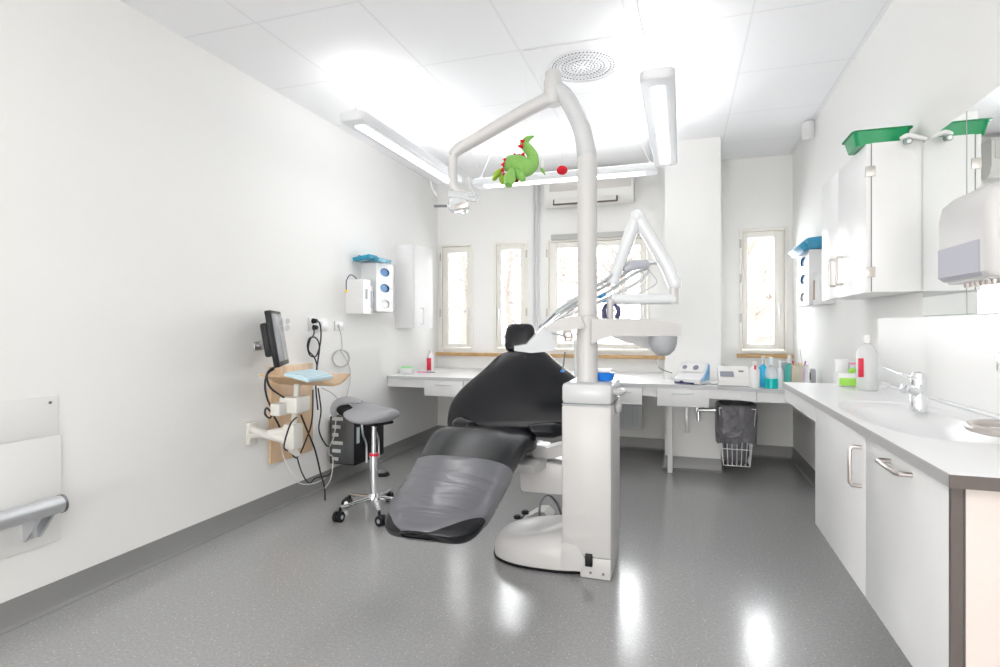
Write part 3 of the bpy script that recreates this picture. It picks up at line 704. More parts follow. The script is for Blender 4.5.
# film band : between i=2.. and 7 interpolated
fp = []
def interp(y):
    for i in range(len(path)-1):
        if path[i][1] <= y <= path[i+1][1]:
            q = (y-path[i][1])/(path[i+1][1]-path[i][1]); return [path[i][k]*(1-q)+path[i+1][k]*q for k in range(5)]
film = MB(); ys = [1.8865, 1.892, 1.905, 1.925, 1.95, 1.99, 2.04, 2.10, 2.15, 2.2, 2.24, 2.28, 2.31, 2.33]; rg = []
for i, y in enumerate(ys):
    p = interp(y); q0, q1 = interp(max(y-.03, 1.8855)), interp(y+.03); tg = V((0, q1[1]-q0[1], q1[2]-q0[2]))
    base = sring((p[0], p[1], p[2]-p[4]), p[3]+.005, p[4]+.007, tg, bow=-.010, n=56)
    o_ = []
    for v in base:
        wv = noise.noise(V((v.x*3.0, v.y*22+v.x*5, 2)))*.004*(1 if y > 2.05 else .4)
        # the film is cut back in a curve over both foot corners
        sh = max(0, abs(v.x-p[0]+.025)-.06)*.55*max(0, 1-(y-1.8865)/.17)
        o_.append(v+V((0, sh, sh*.33+wv+(.003 if i == len(ys)-1 else 0))))
    rg.append(o_)
part('protective_film', MB().loft(rg, False), filmm, t, sub=1, label='wrinkled clear grey protective film')
# backrest: along direction tilted back
B0 = V((-.825, 2.83, .628)); B1 = V((-.88, 3.12, 1.055)); bd = (B1-B0); L_ = bd.length
tb = bd.normalized()
prof = [(-.04, .26, .02), (.0, .36, .045), (.06, .392, .062), (.14, .402, .066), (.24, .405, .068), (.36, .402, .066), (.48, .37, .062), (.58, .33, .058), (.68, .275, .055), (.78, .222, .05), (.87, .182, .046), (.95, .15, .036), (.99, .108, .022), (1.0, .07, .012)]
rg = []
for q, w_, th in prof:
    c = B0+bd*q
    rg.append(sring(c, w_, th, tb, e=2.2, bow=.028*(1-q)))
part('backrest', MB().loft(rg), leather, t, sub=2)
# seat wings beside backrest
for s2 in (-1, 1):
    part('armrest_wing', MB().tube([(CX+.03+s2*.15, 2.68, .68), (CX+.04+s2*.24, 2.74, .675), (CX+.05+s2*.30, 2.84, .675)], [.035, .056, .035], 14, flat=.8), leather, t, sub=1)
# headrest
Hc = V((-.905, 3.16, 1.125)); th_ = V((0, .35, 1)).normalized()
rg = []
for q, w_, th in ((-.085, .05, .02), (-.08, .075, .035), (-.05, .088, .045), (0, .092, .048), (.05, .09, .045), (.08, .078, .035), (.09, .05, .018)):
    rg.append(sring(Hc+th_*q, w_, th, th_, e=2.4, bow=.008))
hr = part('headrest', MB().loft(rg), leather, t, sub=2)
part('headrest_bar', MB().box((-.89, 3.15, 1.04), (.12, .03, .06), .008, Rx(-.3)), blackp, t)
part('back_hinge', MB().box((-.84, 2.89, .545), (.34, .16, .05), .015), unitm, t)
part('seat_pan', MB().prism([(-1.08, 2.52, .545), (-1.08, 2.94, .50), (-1.08, 2.94, .46), (-1.08, 2.58, .49)], (.42, 0, 0)), unitm, t)
part('lift_arm', MB().bb(-.80, -.55, 2.78, 3.04, .334, .50, .02), unitm, t)
part('lift_post', MB().bb(-.86, -.72, 2.86, 3.0, .44, .57, .015), unitm2, t)
part('arm_cover', MB().prism([(-.72, 2.80, .49), (-.56, 2.80, .54), (-.56, 2.80, .60), (-.74, 2.80, .545)], (0, .12, 0)), unitm, t)
# ------------------------------------------------ dental unit (column)
UX0, UX1, UY0, UY1 = -.548, -.310, 2.634, 3.02
t = thing('dental_unit', 'tall white dental unit tower with lamp arm and instrument arms', 'dental unit', ((UX0+UX1)/2, 2.83, 0))
# chair base: rounded shoe shape
def shoe(z, f, dz=0):
    out = []; n = 40
    cx_, cy_ = -.655, 2.84; ax_, ay_ = .29, .20
    for j in range(n):
        a = 2*PI*j/n; cs, sn = math.cos(a), math.sin(a); e = 2.5
        x_ = (abs(cs)**(2/e))*(1 if cs >= 0 else -1); y_ = (abs(sn)**(2/e))*(1 if sn >= 0 else -1)
        out.append(V((cx_+ax_*x_*f, cy_+ay_*y_*(f if f > .8 else f**.8), z+dz*(x_+1)/2)))
    return out
part('base_gasket', MB().loft([shoe(.001, 1.0), shoe(.012, 1.008), shoe(.014, .99)]), blackp, t)
part('base_cover', MB().loft([shoe(.012, .985), shoe(.013, .99), shoe(.02, .995), shoe(.06, .995, .01), shoe(.095, .95, .03), shoe(.12, .86, .05), shoe(.135, .72, .06), shoe(.14, .5, .06), shoe(.142, .2, .05)]), unitm, t, sub=1)


part('tower', MB().bb(UX0, UX1, UY0, UY1, .10, .82, .014), unitm, t)
part('tower_plinth', MB().bb(UX0+.09, UX1-.004, UY0+.004, UY1-.01, .002, .10, .004), unitm, t)
part('tower_plinth', MB().prism([(UX0-.002, UY0-.003, .03), (UX0+.09, UY0-.003, .03), (UX0+.12, UY0-.003, .09), (UX0+.07, UY0-.003, .15), (UX0-.002, UY0-.003, .16)], (0, .05, 0)), unitm, t)
part('tower_cap', MB().bb(UX0, UX1+.002, UY0-.002, UY1, .824, .925, .02), unitm2, t)
part('seam_strip', MB().bb(UX0+.002, UX1-.002, UY0+.003, UY1-.003, .818, .826), dome, t)
part('power_inlet', MB().bb(UX0+.115, UX0+.15, UY0-.01, UY0+.006, .06, .12, .004), blackp, t)
for k in (.14, .20): part('bolt', MB().cyl((UX0+k, UY0-.002, .03), (UX0+k, UY0+.006, .03), .006, 10), darkst, t)
part('side_handle', MB().tube([(UX1-.01, 2.70, .885), (UX1+.03, 2.72, .88), (UX1+.035, 2.83, .875), (UX1-.01, 2.88, .87)], .014, 12), unitm, t)
part('side_knob', MB().ball((UX1+.012, 2.80, .80), .036, (.5, 1, 1), 10), unitm, t)
PXc, PYc = -.443, 2.76
part('sleeve', MB().lathe([(.052, .92), (.052, 1.20), (.058, 1.20), (.058, 1.245), (.05, 1.25)], (PXc, PYc, 0), n=32), unitm, t)
part('pole', MB().lathe([(.0485, 1.24), (.0485, 2.04), (.046, 2.06)], (PXc, PYc, 0), n=32), unitm, t)
pc = V((PXc, PYc, 2.06))
jt = P(555, 100, F=2.78)
part('lamp_riser', MB().tube([V((PXc, PYc, 2.04)), P(583, 133, F=2.75), P(575, 113, F=2.75), P(565, 96, F=2.76), P(556, 88, F=2.77)], [.0485, .047, .043, .04, .036], 16), unitm2, t)
part('lamp_joint', MB().lathe([(.040, -.075), (.047, -.06), (.046, .04), (.040, .05), (.040, .085), (.03, .095)], P(553, 90, F=2.78), n=24), unitm, t)
part('lamp_arm', MB().tube([P(551, 98, F=2.78), P(520, 114, F=2.80), P(475, 140, F=2.84), P(459, 149, F=2.86), P(453, 156, F=2.86)], [.040, .038, .036, .034, .028], 14, flat=.9), unitm, t)
# lamp drop + head
la = P(453, 156, F=2.86)
part('lamp_drop', MB().tube([la, P(453, 176, F=2.86), P(455, 188, F=2.86), P(465, 196, F=2.86)], [.026, .022, .024, .02], 12), unitm, t)
hd_ = part('lamp_head', MB().box(P(459, 206, F=2.84), (.10, .10, .07), .02, rz(.2)@Ry(.15)).box(P(463, 196, F=2.84), (.16, .035, .04), .01, Ry(.2)), frostm, t)
hk = [P(431, 180, F=2.8), P(433, 190, F=2.8), P(438, 197, F=2.8)]
part('head_handle', MB().tube(hk, .006, 8), unitm2, hd_)
part('head_handle', MB().tube([P(468, 178, F=2.8), P(471, 188, F=2.8), P(474, 194, F=2.8), P(471, 196, F=2.8), P(466, 193, F=2.8)], .008, 8), unitm2, hd_)
part('reflector', MB().box(P(462, 206, F=2.78), (.075, .02, .03), .006, Ry(-.15)), steel, hd_)
part('reflector', MB().box(P(459, 212, F=2.78), (.05, .02, .02), .004, Ry(.0)), chrome, hd_)
part('switch_rod', MB().tube([P(434, 206, F=2.8), P(447, 206, F=2.8)], .007, 8, False), darkst, hd_)
part('switch_rod', MB().tube([P(445, 206, F=2.8), P(458, 207, F=2.8)], .005, 8, False), alum, hd_)
# delivery beam
def PF(px, py, f=2.72): return P(px, py, F=f)
bl = [PF(590, 319), PF(648, 319), PF(664, 321), PF(675, 323), PF(678, 326), PF(678, 335.5), PF(652, 336), PF(610, 336), PF(600, 339), PF(590, 344)]
BN = V((SI, -CO, 0))   # toward the camera
part('beam', MB().prism([q-BN*.05 for q in bl], BN*.10), unitm, t)
# left part of delivery arm behind the headrest
part('delivery_arm', MB().prism([q-BN*.03 for q in (PF(548, 325), PF(560, 319), PF(579, 316), PF(585, 328), PF(565, 331), PF(549, 332), PF(545, 329))], BN*.06), unitm, t)
part('dome_cover', MB().lathe([(.002, -.098), (.03, -.093), (.055, -.068), (.066, -.035), (.068, 0)], PF(663, 336), n=28), dome, t)
part('lower_arm', MB().prism([q for q in (PF(612, 336, 2.78), PF(652, 336, 2.78), PF(650, 349, 2.78), PF(640, 346, 2.78))], -BN*.05), unitm2, t)
part('hanging_tube', MB().tube([PF(660, 355, 2.72), PF(658, 364), PF(661, 369), PF(672, 373)], .0025, 6), darkst, t)
# tray at the headrest, translucent
tr = [PF(514, 346, 2.8), PF(526, 344, 2.8), PF(534, 335, 2.8), PF(541, 328, 2.8), PF(550, 333, 2.8), PF(553, 345, 2.8), PF(553, 350, 2.8), PF(530, 352, 2.8), PF(514, 350, 2.8)]
part('instrument_tray', MB().prism([q-BN*.02 for q in tr], BN*.12), mat('tray_white', (.72, .74, .76), .25, alpha=.85), t)
part('tray_joint', MB().box(PF(568, 334, 2.84), (.045, .05, .04), .006).box(PF(568, 339, 2.84), (.035, .04, .02), .004), steel, t)
part('tray_link', MB().tube([PF(550, 333, 2.84), PF(566, 336, 2.84)], .006, 8, False), alum, t)
part('side_screen', MB().bb(PF(565, 360).x, PF(577, 360).x, 2.92, 2.935, .93, 1.16, .004), frostm, t)
part('syringe', MB().tube([PF(565, 352, 2.9), PF(564, 360, 2.9), PF(562.5, 371, 2.9)], .004, 8), darkst, t)
part('syringe_tip', MB().box(PF(562.5, 371, 2.9), (.02, .02, .012), .003), bluep, t)
# whip arms (instrument rods)
rods = [((539, 328), (560, 308), (600, 284), (630, 265), (645, 262)), ((541, 329), (566, 309), (602, 288), (634, 268), (650, 264)), ((545, 327), (575, 307), (606, 293), (634, 274), (648, 268)), ((560, 318), (585, 308), (610, 297), (638, 282), (650, 270)), ((556, 314), (580, 298), (605, 280), (628, 263), (640, 261))]
for k, rd in enumerate(rods):
    f = 2.95-.02*k
    w_ = part('whip_arm', MB().tube([PF(*q, f) for q in rd], [.006, .008, .009, .009, .007], 10), unitm2 if k % 2 else mat('rod_grey', (.56, .58, .6), .3, .3), t)
    a_ = PF(*rd[0], f); b_ = PF(*rd[1], f)
    if k < 3: part('handpiece', MB().tube([a_, a_.lerp(b_, .35), a_.lerp(b_, .75)], [.007, .0075, .009], 10, False), chrome if k else darkst, w_)
mb = MB().tube([PF(624, 270, 2.86), PF(633, 266, 2.86), PF(648, 264, 2.86)], [.014, .024, .02], 12)
part('arm_clamp', mb, mat('knurled_grey', (.5, .51, .56), .6, bump=1, bscale=150, var=.2), t)
part('arm_tip', MB().tube([PF(646, 263, 2.86), PF(656, 263, 2.86), PF(667, 264.5, 2.86)], [.01, .008, .003], 8), alum, t)
for k, (a_, b_) in enumerate((((640, 268), (618, 298)), ((646, 268), (622, 300)))):
    mid = ((a_[0]+6+5*k), (a_[1]+b_[1])/2-2)
    part('hose', MB().tube([PF(*a_, 2.86), PF(*mid, 2.86), PF((mid[0]+b_[0])/2+2, b_[1]-8, 2.84), PF(*b_, 2.8), PF(613, 302, 2.78)], .0035, 8), unitm2, t)
part('holder_clip', MB().box(PF(602.5, 296, 2.86), (.04, .02, .015), .003, Ry(-.5)), mat('blue_clip', (.0, .25, .6), .3), t)
part('holder_clip', MB().box(PF(604.5, 301.5, 2.86), (.02, .02, .01), .003, Ry(-.5)), mat('blue_clip', (.0, .25, .6), .3), t)
part('grip', MB().tube([PF(606, 304, 2.76), PF(604, 310, 2.76), PF(604.5, 318.5, 2.76)], [.006, .011, .012], 10), navy, t)
part('grip', MB().tube([PF(614, 304.5, 2.76), PF(618, 308, 2.76), PF(618.5, 313, 2.76), PF(616.5, 318.5, 2.76)], [.006, .011, .012, .012], 10), navy, t)
# x-shaped balance arm
part('arm_post', MB().cyl(PF(610, 299, 2.78), PF(610, 320, 2.78), .018), unitm, t)
part('balance_arm', MB().tube([PF(611, 299, 2.8), PF(674, 299, 2.8)], .0265, 16, False), mat('arm_white', (.80, .82, .84), .2, coat=.4), t)
part('balance_arm', MB().tube([PF(674, 304, 2.8), PF(674, 290, 2.8), PF(674.5, 283, 2.8)], [.022, .024, .028], 16, False), unitm, t)
part('balance_arm', MB().tube([PF(674, 284, 2.8), PF(668, 268, 2.8), PF(638, 217, 2.8)], [.033, .034, .032], 16, False), mat('arm_white', (.80, .82, .84), .2), t)
part('balance_arm', MB().tube([PF(637, 217, 2.8), PF(628, 240, 2.84), PF(612, 283, 2.9)], [.033, .034, .032], 16, False), mat('arm_white', (.80, .82, .84), .2), t)
part('balance_joint', MB().ball(PF(637, 217, 2.8), .036), mat('arm_white', (.80, .82, .84), .2), t)
part('balance_joint', MB().ball(PF(674.5, 283, 2.8), .035), mat('arm_white', (.80, .82, .84), .2), t)
# cable on chair base edge is in gasket; foot pedal
fc = V((-.83, 3.30, 0))
t = thing('foot_pedal', 'white dental foot pedal with black hoop handle on floor by chair base', 'foot pedal', fc)
part('body', MB().prism([(-.93, 3.24, .012), (-.76, 3.24, .012), (-.74, 3.24, .05), (-.78, 3.24, .085), (-.83, 3.24, .08)], (0, .14, 0)), unitm, t)
part('sole', MB().box((-.845, 3.31, .007), (.20, .155, .012), .004), blackp, t)
part('hoop', MB().tube([(-.80, 3.235, .02), (-.805, 3.235, .11), (-.79, 3.27, .165), (-.765, 3.32, .165), (-.73, 3.36, .11), (-.70, 3.38, .03)], .007, 10), darkst, t)
for k in range(2): part('toe_button', MB().lathe([(.022, 0), (.024, .012), (.015, .02)], (-.955+.05*k, 3.27, .02+.035*k), n=16), blackp, t)
solo('pedal_cable', MB().tube([(-.74, 3.27, .03), (-.70, 3.24, .05), (-.66, 3.20, .055), (-.62, 3.15, .03), (-.58, 3.10, .02)], .006, 8), blackc, 'black cable running from foot pedal to the unit base', 'cable')
# blue tray box on unit top
t = thing('blue_box', 'blue plastic box with white lid on top of dental unit', 'box', (-.355, 2.86, .926))
part('box', MB().lathe([(.04, 0), (.048, .035), (.05, .04), (.046, .04)], (-.362, 2.80, .928), n=4*6, sc=(1, .9)), bluep, t)
part('lid', MB().box((-.365, 2.80, .978), (.07, .07, .016), .006), whitem, t)
# plush dragon etc. hanging
FD = 3.3
def D(x_, y_, f=FD): return P(480+x_/8.89, 125+y_/8.89, F=f)
k_ = FD/FOC/8.89*1.22
t = thing('plush_dragon', 'green plush dragon with red back spikes hanging from the ceiling', 'soft toy', D(300, 540))
part('body', MB().tube([D(225, 400), D(270, 350), D(330, 350), D(400, 370), D(450, 350), D(470, 290), D(450, 240), D(410, 195), D(395, 165), D(430, 120), D(485, 100)], [20*k_, 62*k_, 70*k_, 78*k_, 60*k_, 42*k_, 38*k_, 38*k_, 34*k_, 22*k_, 5*k_], 14), plushg, t)
part('belly', MB().ball(D(400, 385, FD-.03), 62*k_), plushg, t)
part('wing', MB().tube([D(190, 400), D(150, 440), D(120, 490)], [28*k_, 52*k_, 26*k_], 10, flat=.5), plushy, t)
part('wing', MB().tube([D(215, 440), D(195, 480), D(200, 530)], [24*k_, 38*k_, 14*k_], 10, flat=.6), plushy, t)
part('leg', MB().tube([D(290, 390, FD-.05), D(265, 470, FD-.08), D(250, 535, FD-.1)], [14*k_, 46*k_, 30*k_], 12), plushg, t)
part('leg', MB().tube([D(320, 400, FD-.04), D(360, 450, FD-.06), D(385, 495, FD-.07)], [14*k_, 34*k_, 18*k_], 12), plushg, t)
part('leg', MB().tube([D(330, 430, FD), D(325, 480, FD), D(322, 510, FD)], [14*k_, 20*k_, 12*k_], 12), mat('maroon', (.3, .03, .02), .9), t)
for (x_, y_, dx, dy) in ((235, 315, -22, -12), (212, 350, -20, 0), (205, 400, -18, 4), (222, 440, -8, 20), (228, 475, -8, 26), (305, 290, 2, -30), (348, 292, 2, -26), (380, 272, 6, -20), (375, 190, -30, -2), (385, 150, -22, -12)):
    part('spike', MB().tube([D(x_-dx*.3, y_-dy*.3, FD-.02), D(x_+dx*1.25, y_+dy*1.25, FD-.02)], [20*k_, 6*k_], 8, False), red, t)
part('hanging_thread', MB().cyl(D(410, 200), V((D(410, 200).x, D(410, 200).y, H)), .0008, 5), whitem, t)
t = thing('red_pompom', 'red felt ball hanging beside the pole, near the crosswise light', 'ornament', D(730, 430))
part('ball', MB().ball(D(730, 402), 40*k_, (1, 1, .82)), red, t)
part('hanging_thread', MB().cyl(D(730, 402), V((D(730, 402).x, D(730, 402).y, H)), .0008, 5), whitem, t)
t = thing('leaf_ornament', 'small white ornament with green leaf between dragon and red ball', 'ornament', D(550, 450))
part('leaf', MB().tube([D(545, 385), D(562, 410), D(578, 445)], [16*k_, 24*k_, 6*k_], 10, flat=.5), plushg, t)
part('cap', MB().ball(D(548, 350), 36*k_, (.5, .5, 1)), mat('pale_felt', (.85, .83, .86), .9), t)
part('hanging_thread', MB().cyl(D(548, 330), V((D(548, 330).x, D(548, 330).y, H)), .0008, 5), whitem, t)

# ------------------------------------------------ right side: counter
WX, WZ, WT_ = .507, .907, .027
WY0, WY1 = 1.32, 3.22
t = thing('sink_counter', 'white washbasin counter with grey edge on the right wall', 'worktop', (.73, 2.3, .8))
# top with basin
bcx, bcy, ba, bb_ = .718, 2.10, .185, .42
def rect_pt(a, x0, x1, y0, y1):
    c_, s_ = math.cos(a), math.sin(a)
    m = 1e9
    if c_ > 1e-9: m = min(m, (x1-bcx)/c_)
    if c_ < -1e-9: m = min(m, (x0-bcx)/c_)
    if s_ > 1e-9: m = min(m, (y1-bcy)/s_)
    if s_ < -1e-9: m = min(m, (y0-bcy)/s_)
    return (bcx+c_*m, bcy+s_*m)
xx1 = XR-.002
angs = [2*PI*j/72 for j in range(72)]+[math.atan2(yy-bcy, xx-bcx) % (2*PI) for xx in (WX, xx1) for yy in (WY0, WY1)]
angs = sorted(angs)
def sup(a, A, B, e=2.6, cx_=bcx, cy_=bcy):
    c_, s_ = math.cos(a), math.sin(a)
    r = (abs(c_/A)**e+abs(s_/B)**e)**(-1/e); return (cx_+c_*r, cy_+s_*r)
rings = [[V((*rect_pt(a, WX, xx1, WY0, WY1), WZ-WT_)) for a in angs], [V((*rect_pt(a, WX, xx1, WY0, WY1), WZ)) for a in angs]]
rings += [[V((*sup(a, ba, bb_), WZ)) for a in angs], [V((*sup(a, ba-.006, bb_-.006), WZ-.006)) for a in angs]]
for f, dz in ((.86, .010), (.80, .03), (.72, .08), (.55, .115), (.2, .125)):
    rings.append([V((*sup(a, ba*f*.9, bb_*f*.9, cx_=bcx-.012*(1-f), cy_=bcy-.02), WZ-dz)) for a in angs])
mb = MB().loft(rings, False)
mb.add(rings[-1], [tuple(range(len(angs)))])
part('top', mb, topm, t)
part('edge_band', MB().bb(WX-.003, WX, WY0, WY1, WZ-WT_, WZ-.001), mat('counter_edge', (.46, .45, .45), .4), t)
part('end_band', MB().bb(WX-.003, xx1, WY0-.003, WY0, WZ-WT_, WZ-.001), mat('counter_end', (.13, .11, .1), .35), t)
part('upstand', MB().bb(XR-.014, XR-.002, WY0, WY1, WZ, WZ+.012, .003), topm, t)
AX = .515
part('apron', MB().bb(AX, AX+.016, 2.53, WY1, .812, WZ-WT_), whitem, t)
part('end_apron', MB().bb(AX, XR-.002, WY1-.02, WY1-.004, .812, WZ-WT_), whitem, t)
part('drain', MB().lathe([(.022, WZ-.1245), (.022, WZ-.121), (.012, WZ-.120)], (bcx-.01, bcy-.02, 0), n=16), chrome, t)
struct('trim_4', MB().bb(XR-.006, XR-.0005, .9, P(878, 350, X=XR-.006).y, WZ+.013, 1.238), mat('splash_panel', (.9, .9, .89), .35))
# cabinet
CY0, CY1, CYM = 1.35, 2.525, 1.885; CZ0, CZ1 = .405, WZ-WT_
t = thing('sink_cabinet', 'wall-hung white cabinet with two fronts under the sink counter', 'cabinet', (.74, 1.95, CZ0))
part('body', MB().bb(AX+.02, XR-.002, CY0+.02, CY1, CZ0, CZ1-.14).bb(AX+.02, XR-.002, CY0+.02, CY0+.038, CZ1-.14, CZ1-.001).bb(AX+.02, XR-.002, CY1-.018, CY1, CZ1-.14, CZ1-.001), whitem, t)
d = part('door', MB().bb(AX, AX+.018, CYM+.003, CY1, CZ0-.003, CZ1-.003, .0015), whitem, t)
q = P(857, 463, X=AX); hz_ = .058
hy = P(861.5, 465, X=AX).y
part('handle', MB().tube([(AX, hy, q.z-hz_), (AX-.026, hy, q.z-hz_), (AX-.031, hy, q.z-hz_+.008), (AX-.031, hy, q.z+hz_-.008), (AX-.026, hy, q.z+hz_), (AX, hy, q.z+hz_)], .006, 12, False), steel, d)
d = part('drawer', MB().bb(AX, AX+.018, CY0, CYM-.003, CZ0-.003, CZ1-.003, .0015), whitem, t)
ha, hb = P(886, 462, X=AX-.01), P(907, 473, X=AX-.01); zc = (ha.z+hb.z)/2
part('handle', MB().tube([(AX, ha.y, zc), (AX-.026, ha.y, zc), (AX-.031, ha.y-.008, zc), (AX-.031, hb.y+.008, zc), (AX-.026, hb.y, zc), (AX, hb.y, zc)], .006, 12, False), steel, d)
part('edge_strip', MB().bb(AX, AX+.02, CY0-.012, CY0-.001, CZ0, CZ1-.002), taupem, t)
part('end_panel', MB().bb(AX+.025, XR-.003, CY0-.010, CY0+.018, CZ0, CZ1-.002), pinkm, t)
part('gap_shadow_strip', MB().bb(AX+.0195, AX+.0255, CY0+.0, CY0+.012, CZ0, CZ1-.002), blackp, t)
# tap
tp = V((.80, 2.33, WZ-.009))
t = thing('tap', 'chrome lever mixer tap standing on the washbasin', 'tap', tp)
part('body', MB().lathe([(.026, 0), (.026, .055), (.0235, .06), (.0245, .065), (.0245, .10), (.024, .12), (.018, .135), (.006, .14)], tp, n=28), chrome, t)
sv = V((-1, -.1, 0)).normalized()
part('spout', MB().tube([tp+V((0, 0, .065)), tp+sv*.035+V((0, -.03, .08)), tp+sv*.06+V((0, -.06, .092)), tp+sv*.072+V((0, -.075, .078))], [.018, .015, .013, .013], 14), chrome, t)
lv = [tp+V((0, .0, .118)), tp+sv*.045+V((0, .012, .130)), tp+sv*.105+V((0, .0, .15)), tp+sv*.10+V((0, -.018, .149)), tp+sv*.05+V((0, -.03, .124)), tp+sv*.01+V((0, -.015, .115))]
part('lever', MB().tube(lv, .0045, 10), chrome, t)
# steel ring holder
rc_ = P(1021, 430, Z=.945); mb = MB(); R0 = .098
pts = [V((rc_.x+R0*math.cos(a), rc_.y+R0*math.sin(a), rc_.z)) for a in [2*PI*j/32 for j in range(33)]]
t = thing('ring_holder', 'brushed steel ring holder above the near end of sink counter', 'ring holder', rc_)
part('ring', MB().tube(pts, .0105, 14, False, cap=False), steel, t)
part('wall_arm', MB().cyl((rc_.x+R0, rc_.y, rc_.z), (XR, rc_.y, rc_.z), .008), steel, t)
part('wall_plate', MB().cyl((XR-.008, rc_.y, rc_.z), (XR-.0005, rc_.y, rc_.z), .025), steel, t)
q = P(1001, 363, X=XR-.02)
solo('wall_hook', MB().bb(XR-.03, XR-.0065, q.y-.03, q.y+.008, q.z-.03, q.z+.03, .005), chrome, 'small chrome wall fitting at the right edge above the sink', 'hook')
# counter objects
def top_pt(px, py, z): return P(px, py, Z=z)
q = P(850, 387, Z=WZ)
t = thing('tissue_box', 'low white box with lime green side lying on the sink counter', 'box', q)
hx_, hy_ = .062, .05
part('carton', MB().box((q.x+.015, q.y+hy_, WZ+.033), (.115, .10, .064), .003, rz(-.12)), whitem, t)
part('green_print', MB().box((q.x+.0, q.y-.001, WZ+.024), (.088, .002, .036), 0, rz(-.12)), lime, t)
part('tissue', MB().tube([V((q.x+.01, q.y+.03, WZ+.066)), V((q.x+.025, q.y+.05, WZ+.078)), V((q.x+.045, q.y+.04, WZ+.07))], [.012, .02, .008], 8, flat=.5), lime, t)
t = thing('carton', 'small upright white carton with pink stripe behind the lime green box', 'box', (q.x, q.y+.14, WZ))
part('carton', MB().box((q.x+.0, q.y+.16, WZ+.062), (.055, .05, .124), .002), whitem, t)
part('tray', MB().box((q.x+.065, q.y+.16, WZ+.055), (.065, .05, .11), .002), frostm, t)
part('stripe', MB().box((q.x+.065, q.y+.133, WZ+.105), (.067, .002, .006)), pinkp, t)
def bottle(c, r, h, m, label, cap=None, capm=None, group=None, lab=None, neck=.35, sc=(1, 1), liq=None, pump=False, name='bottle'):
    t = thing(name, label, 'bottle', c, group)
    hb_ = h*(1-neck)
    part('body', MB().lathe([(r*.9, 0), (r, .004), (r, hb_*.9), (r*.85, hb_*.97), (r*.5, hb_*1.08), (r*.3, hb_*1.12), (r*.3, hb_*1.2)], c, n=20, sc=sc), m, t)
    part('cap', MB().lathe([(r*.38, hb_*1.15), (r*.38, h*.96), (r*.3, h)], c, n=14, sc=sc), capm or whitem, t)
    if pump: part('pump', MB().tube([V(c)+V((0, 0, h*.95)), V(c)+V((0, 0, h*1.08)), V(c)+V((-r, 0, h*1.1))], r*.12, 8, False), capm or whitem, t)
    if lab: part('label_patch', MB().box(V(c)+V((lab[3] if len(lab) > 3 else 0, -r*sc[1]-.001, lab[1])), (lab[0], .003, lab[2]), .001), lab[4] if len(lab) > 4 else redp, t)
    if liq: part('liquid', MB().lathe([(r*.9, .001), (r*1.02, .004), (r*1.02, liq)], c, n=20, sc=sc), teal, t)
    return t
bq = P(869, 391, Z=WZ)
bq = V((bq.x, bq.y+.03, WZ))
t = bottle(bq, .042, .25, mat('milky_bottle', (.85, .87, .87), .3, alpha=.55), 'large milky plastic bottle with red label on sink counter', neck=.25, lab=(.022, .105, .085, -.035))
part('handle', MB().tube([bq+V((.05, -.02, .04)), bq+V((.075, -.03, .03)), bq+V((.05, -.02, .01))], .006, 8), whitem, t)
# items on the back desk, right end
def dpt(px, dz=0, dy=.06): 
    v = P(px, 380, Y=YD-.11+dy); return V((v.x, v.y, DZ+.0005))
G = 'bottles on the desk corner'
bottle(dpt(754.5), .037, .19, mat('white_bottle', (.84, .83, .84), .3), 'white bottle with red spots, leftmost in the desk corner', group=G, lab=(.014, .15, .03), neck=.25)
bottle(dpt(763, dy=.16), .032, .225, skyb, 'sky blue bottle with pale cap on the desk corner', capm=frostm, group=G)
bottle(dpt(771.2, dy=.04), .042, .225, clearm, 'clear bottle with teal liquid at the bottom', capm=mat('pale_cap', (.75, .85, .9), .3), group=G, liq=.075)
bottle(dpt(780, dy=.13), .024, .20, mat('white_bottle', (.84, .83, .84), .3), 'slim white bottle right of teal liquid bottle', group=G)
bottle(dpt(789.5, dy=.21), .034, .235, mat('green_bottle', (.05, .42, .36), .25), 'dark green bottle with white cap behind the pens', group=G)
v = dpt(784, dy=.27)
solo('grey_carton', MB().box(v+V((0, 0, .09)), (.07, .07, .18), .004), mat('grey_carton_board', (.4, .45, .5), .5), 'grey-blue box between white and green bottles', 'box')
v = dpt(799, dy=.10)
t = thing('pen_holder', 'clear holder full of coloured pens at the desk corner', 'pen holder', v)
part('cup', MB().bb(v.x-.05, v.x+.055, v.y-.03, v.y+.03, v.z, v.z+.17, .003), clearm, t)
cols = [yellow, pinkp, red, lime, whitem, mat('orange_plastic', (.95, .35, .03), .4), yellow, pinkp, whitem, mat('purple_plastic', (.4, .1, .5), .4)]
for k, cm in enumerate(cols):
    b_ = v+V((-.042+k*.0075, -.012+(k % 3)*.012, .004)); e_ = b_+V((.025*math.sin(k*2.1)+.012, .008, .17+.03*((k*7) % 5)/5))
    solo('pen', MB().cyl(b_, e_, .0045, 8), cm, '%s pen standing in the clear holder' % ['thick yellow', 'pink', 'red', 'lime green', 'slim white', 'orange', 'second yellow', 'second pink', 'rightmost white', 'purple'][k], 'pen', 'pens in the clear holder')
a_ = v+V((.04, 0, .01)); solo('pipette', MB().cyl(a_, a_+V((-.03, .02, .27)), .004, 8), whitem, 'long white stick rising above the pen holder', 'stick')
v = dpt(815, dy=.16)
t = thing('tape_dispenser', 'grey round tape roll on stand against the right wall', 'tape dispenser', v)
part('roll', MB().lathe([(.025, -.014), (.055, -.016), (.058, 0), (.055, .016), (.025, .014), (.025, -.014)], v+V((-.015, 0, .085)), Ry(PI/2)@Rx(.1), n=28), dome, t)
part('hub', MB().lathe([(.004, -.012), (.03, -.015), (.03, .015), (.004, .012)], v+V((-.018, 0, .085)), Ry(PI/2)@Rx(.1), n=24), blackp, t)
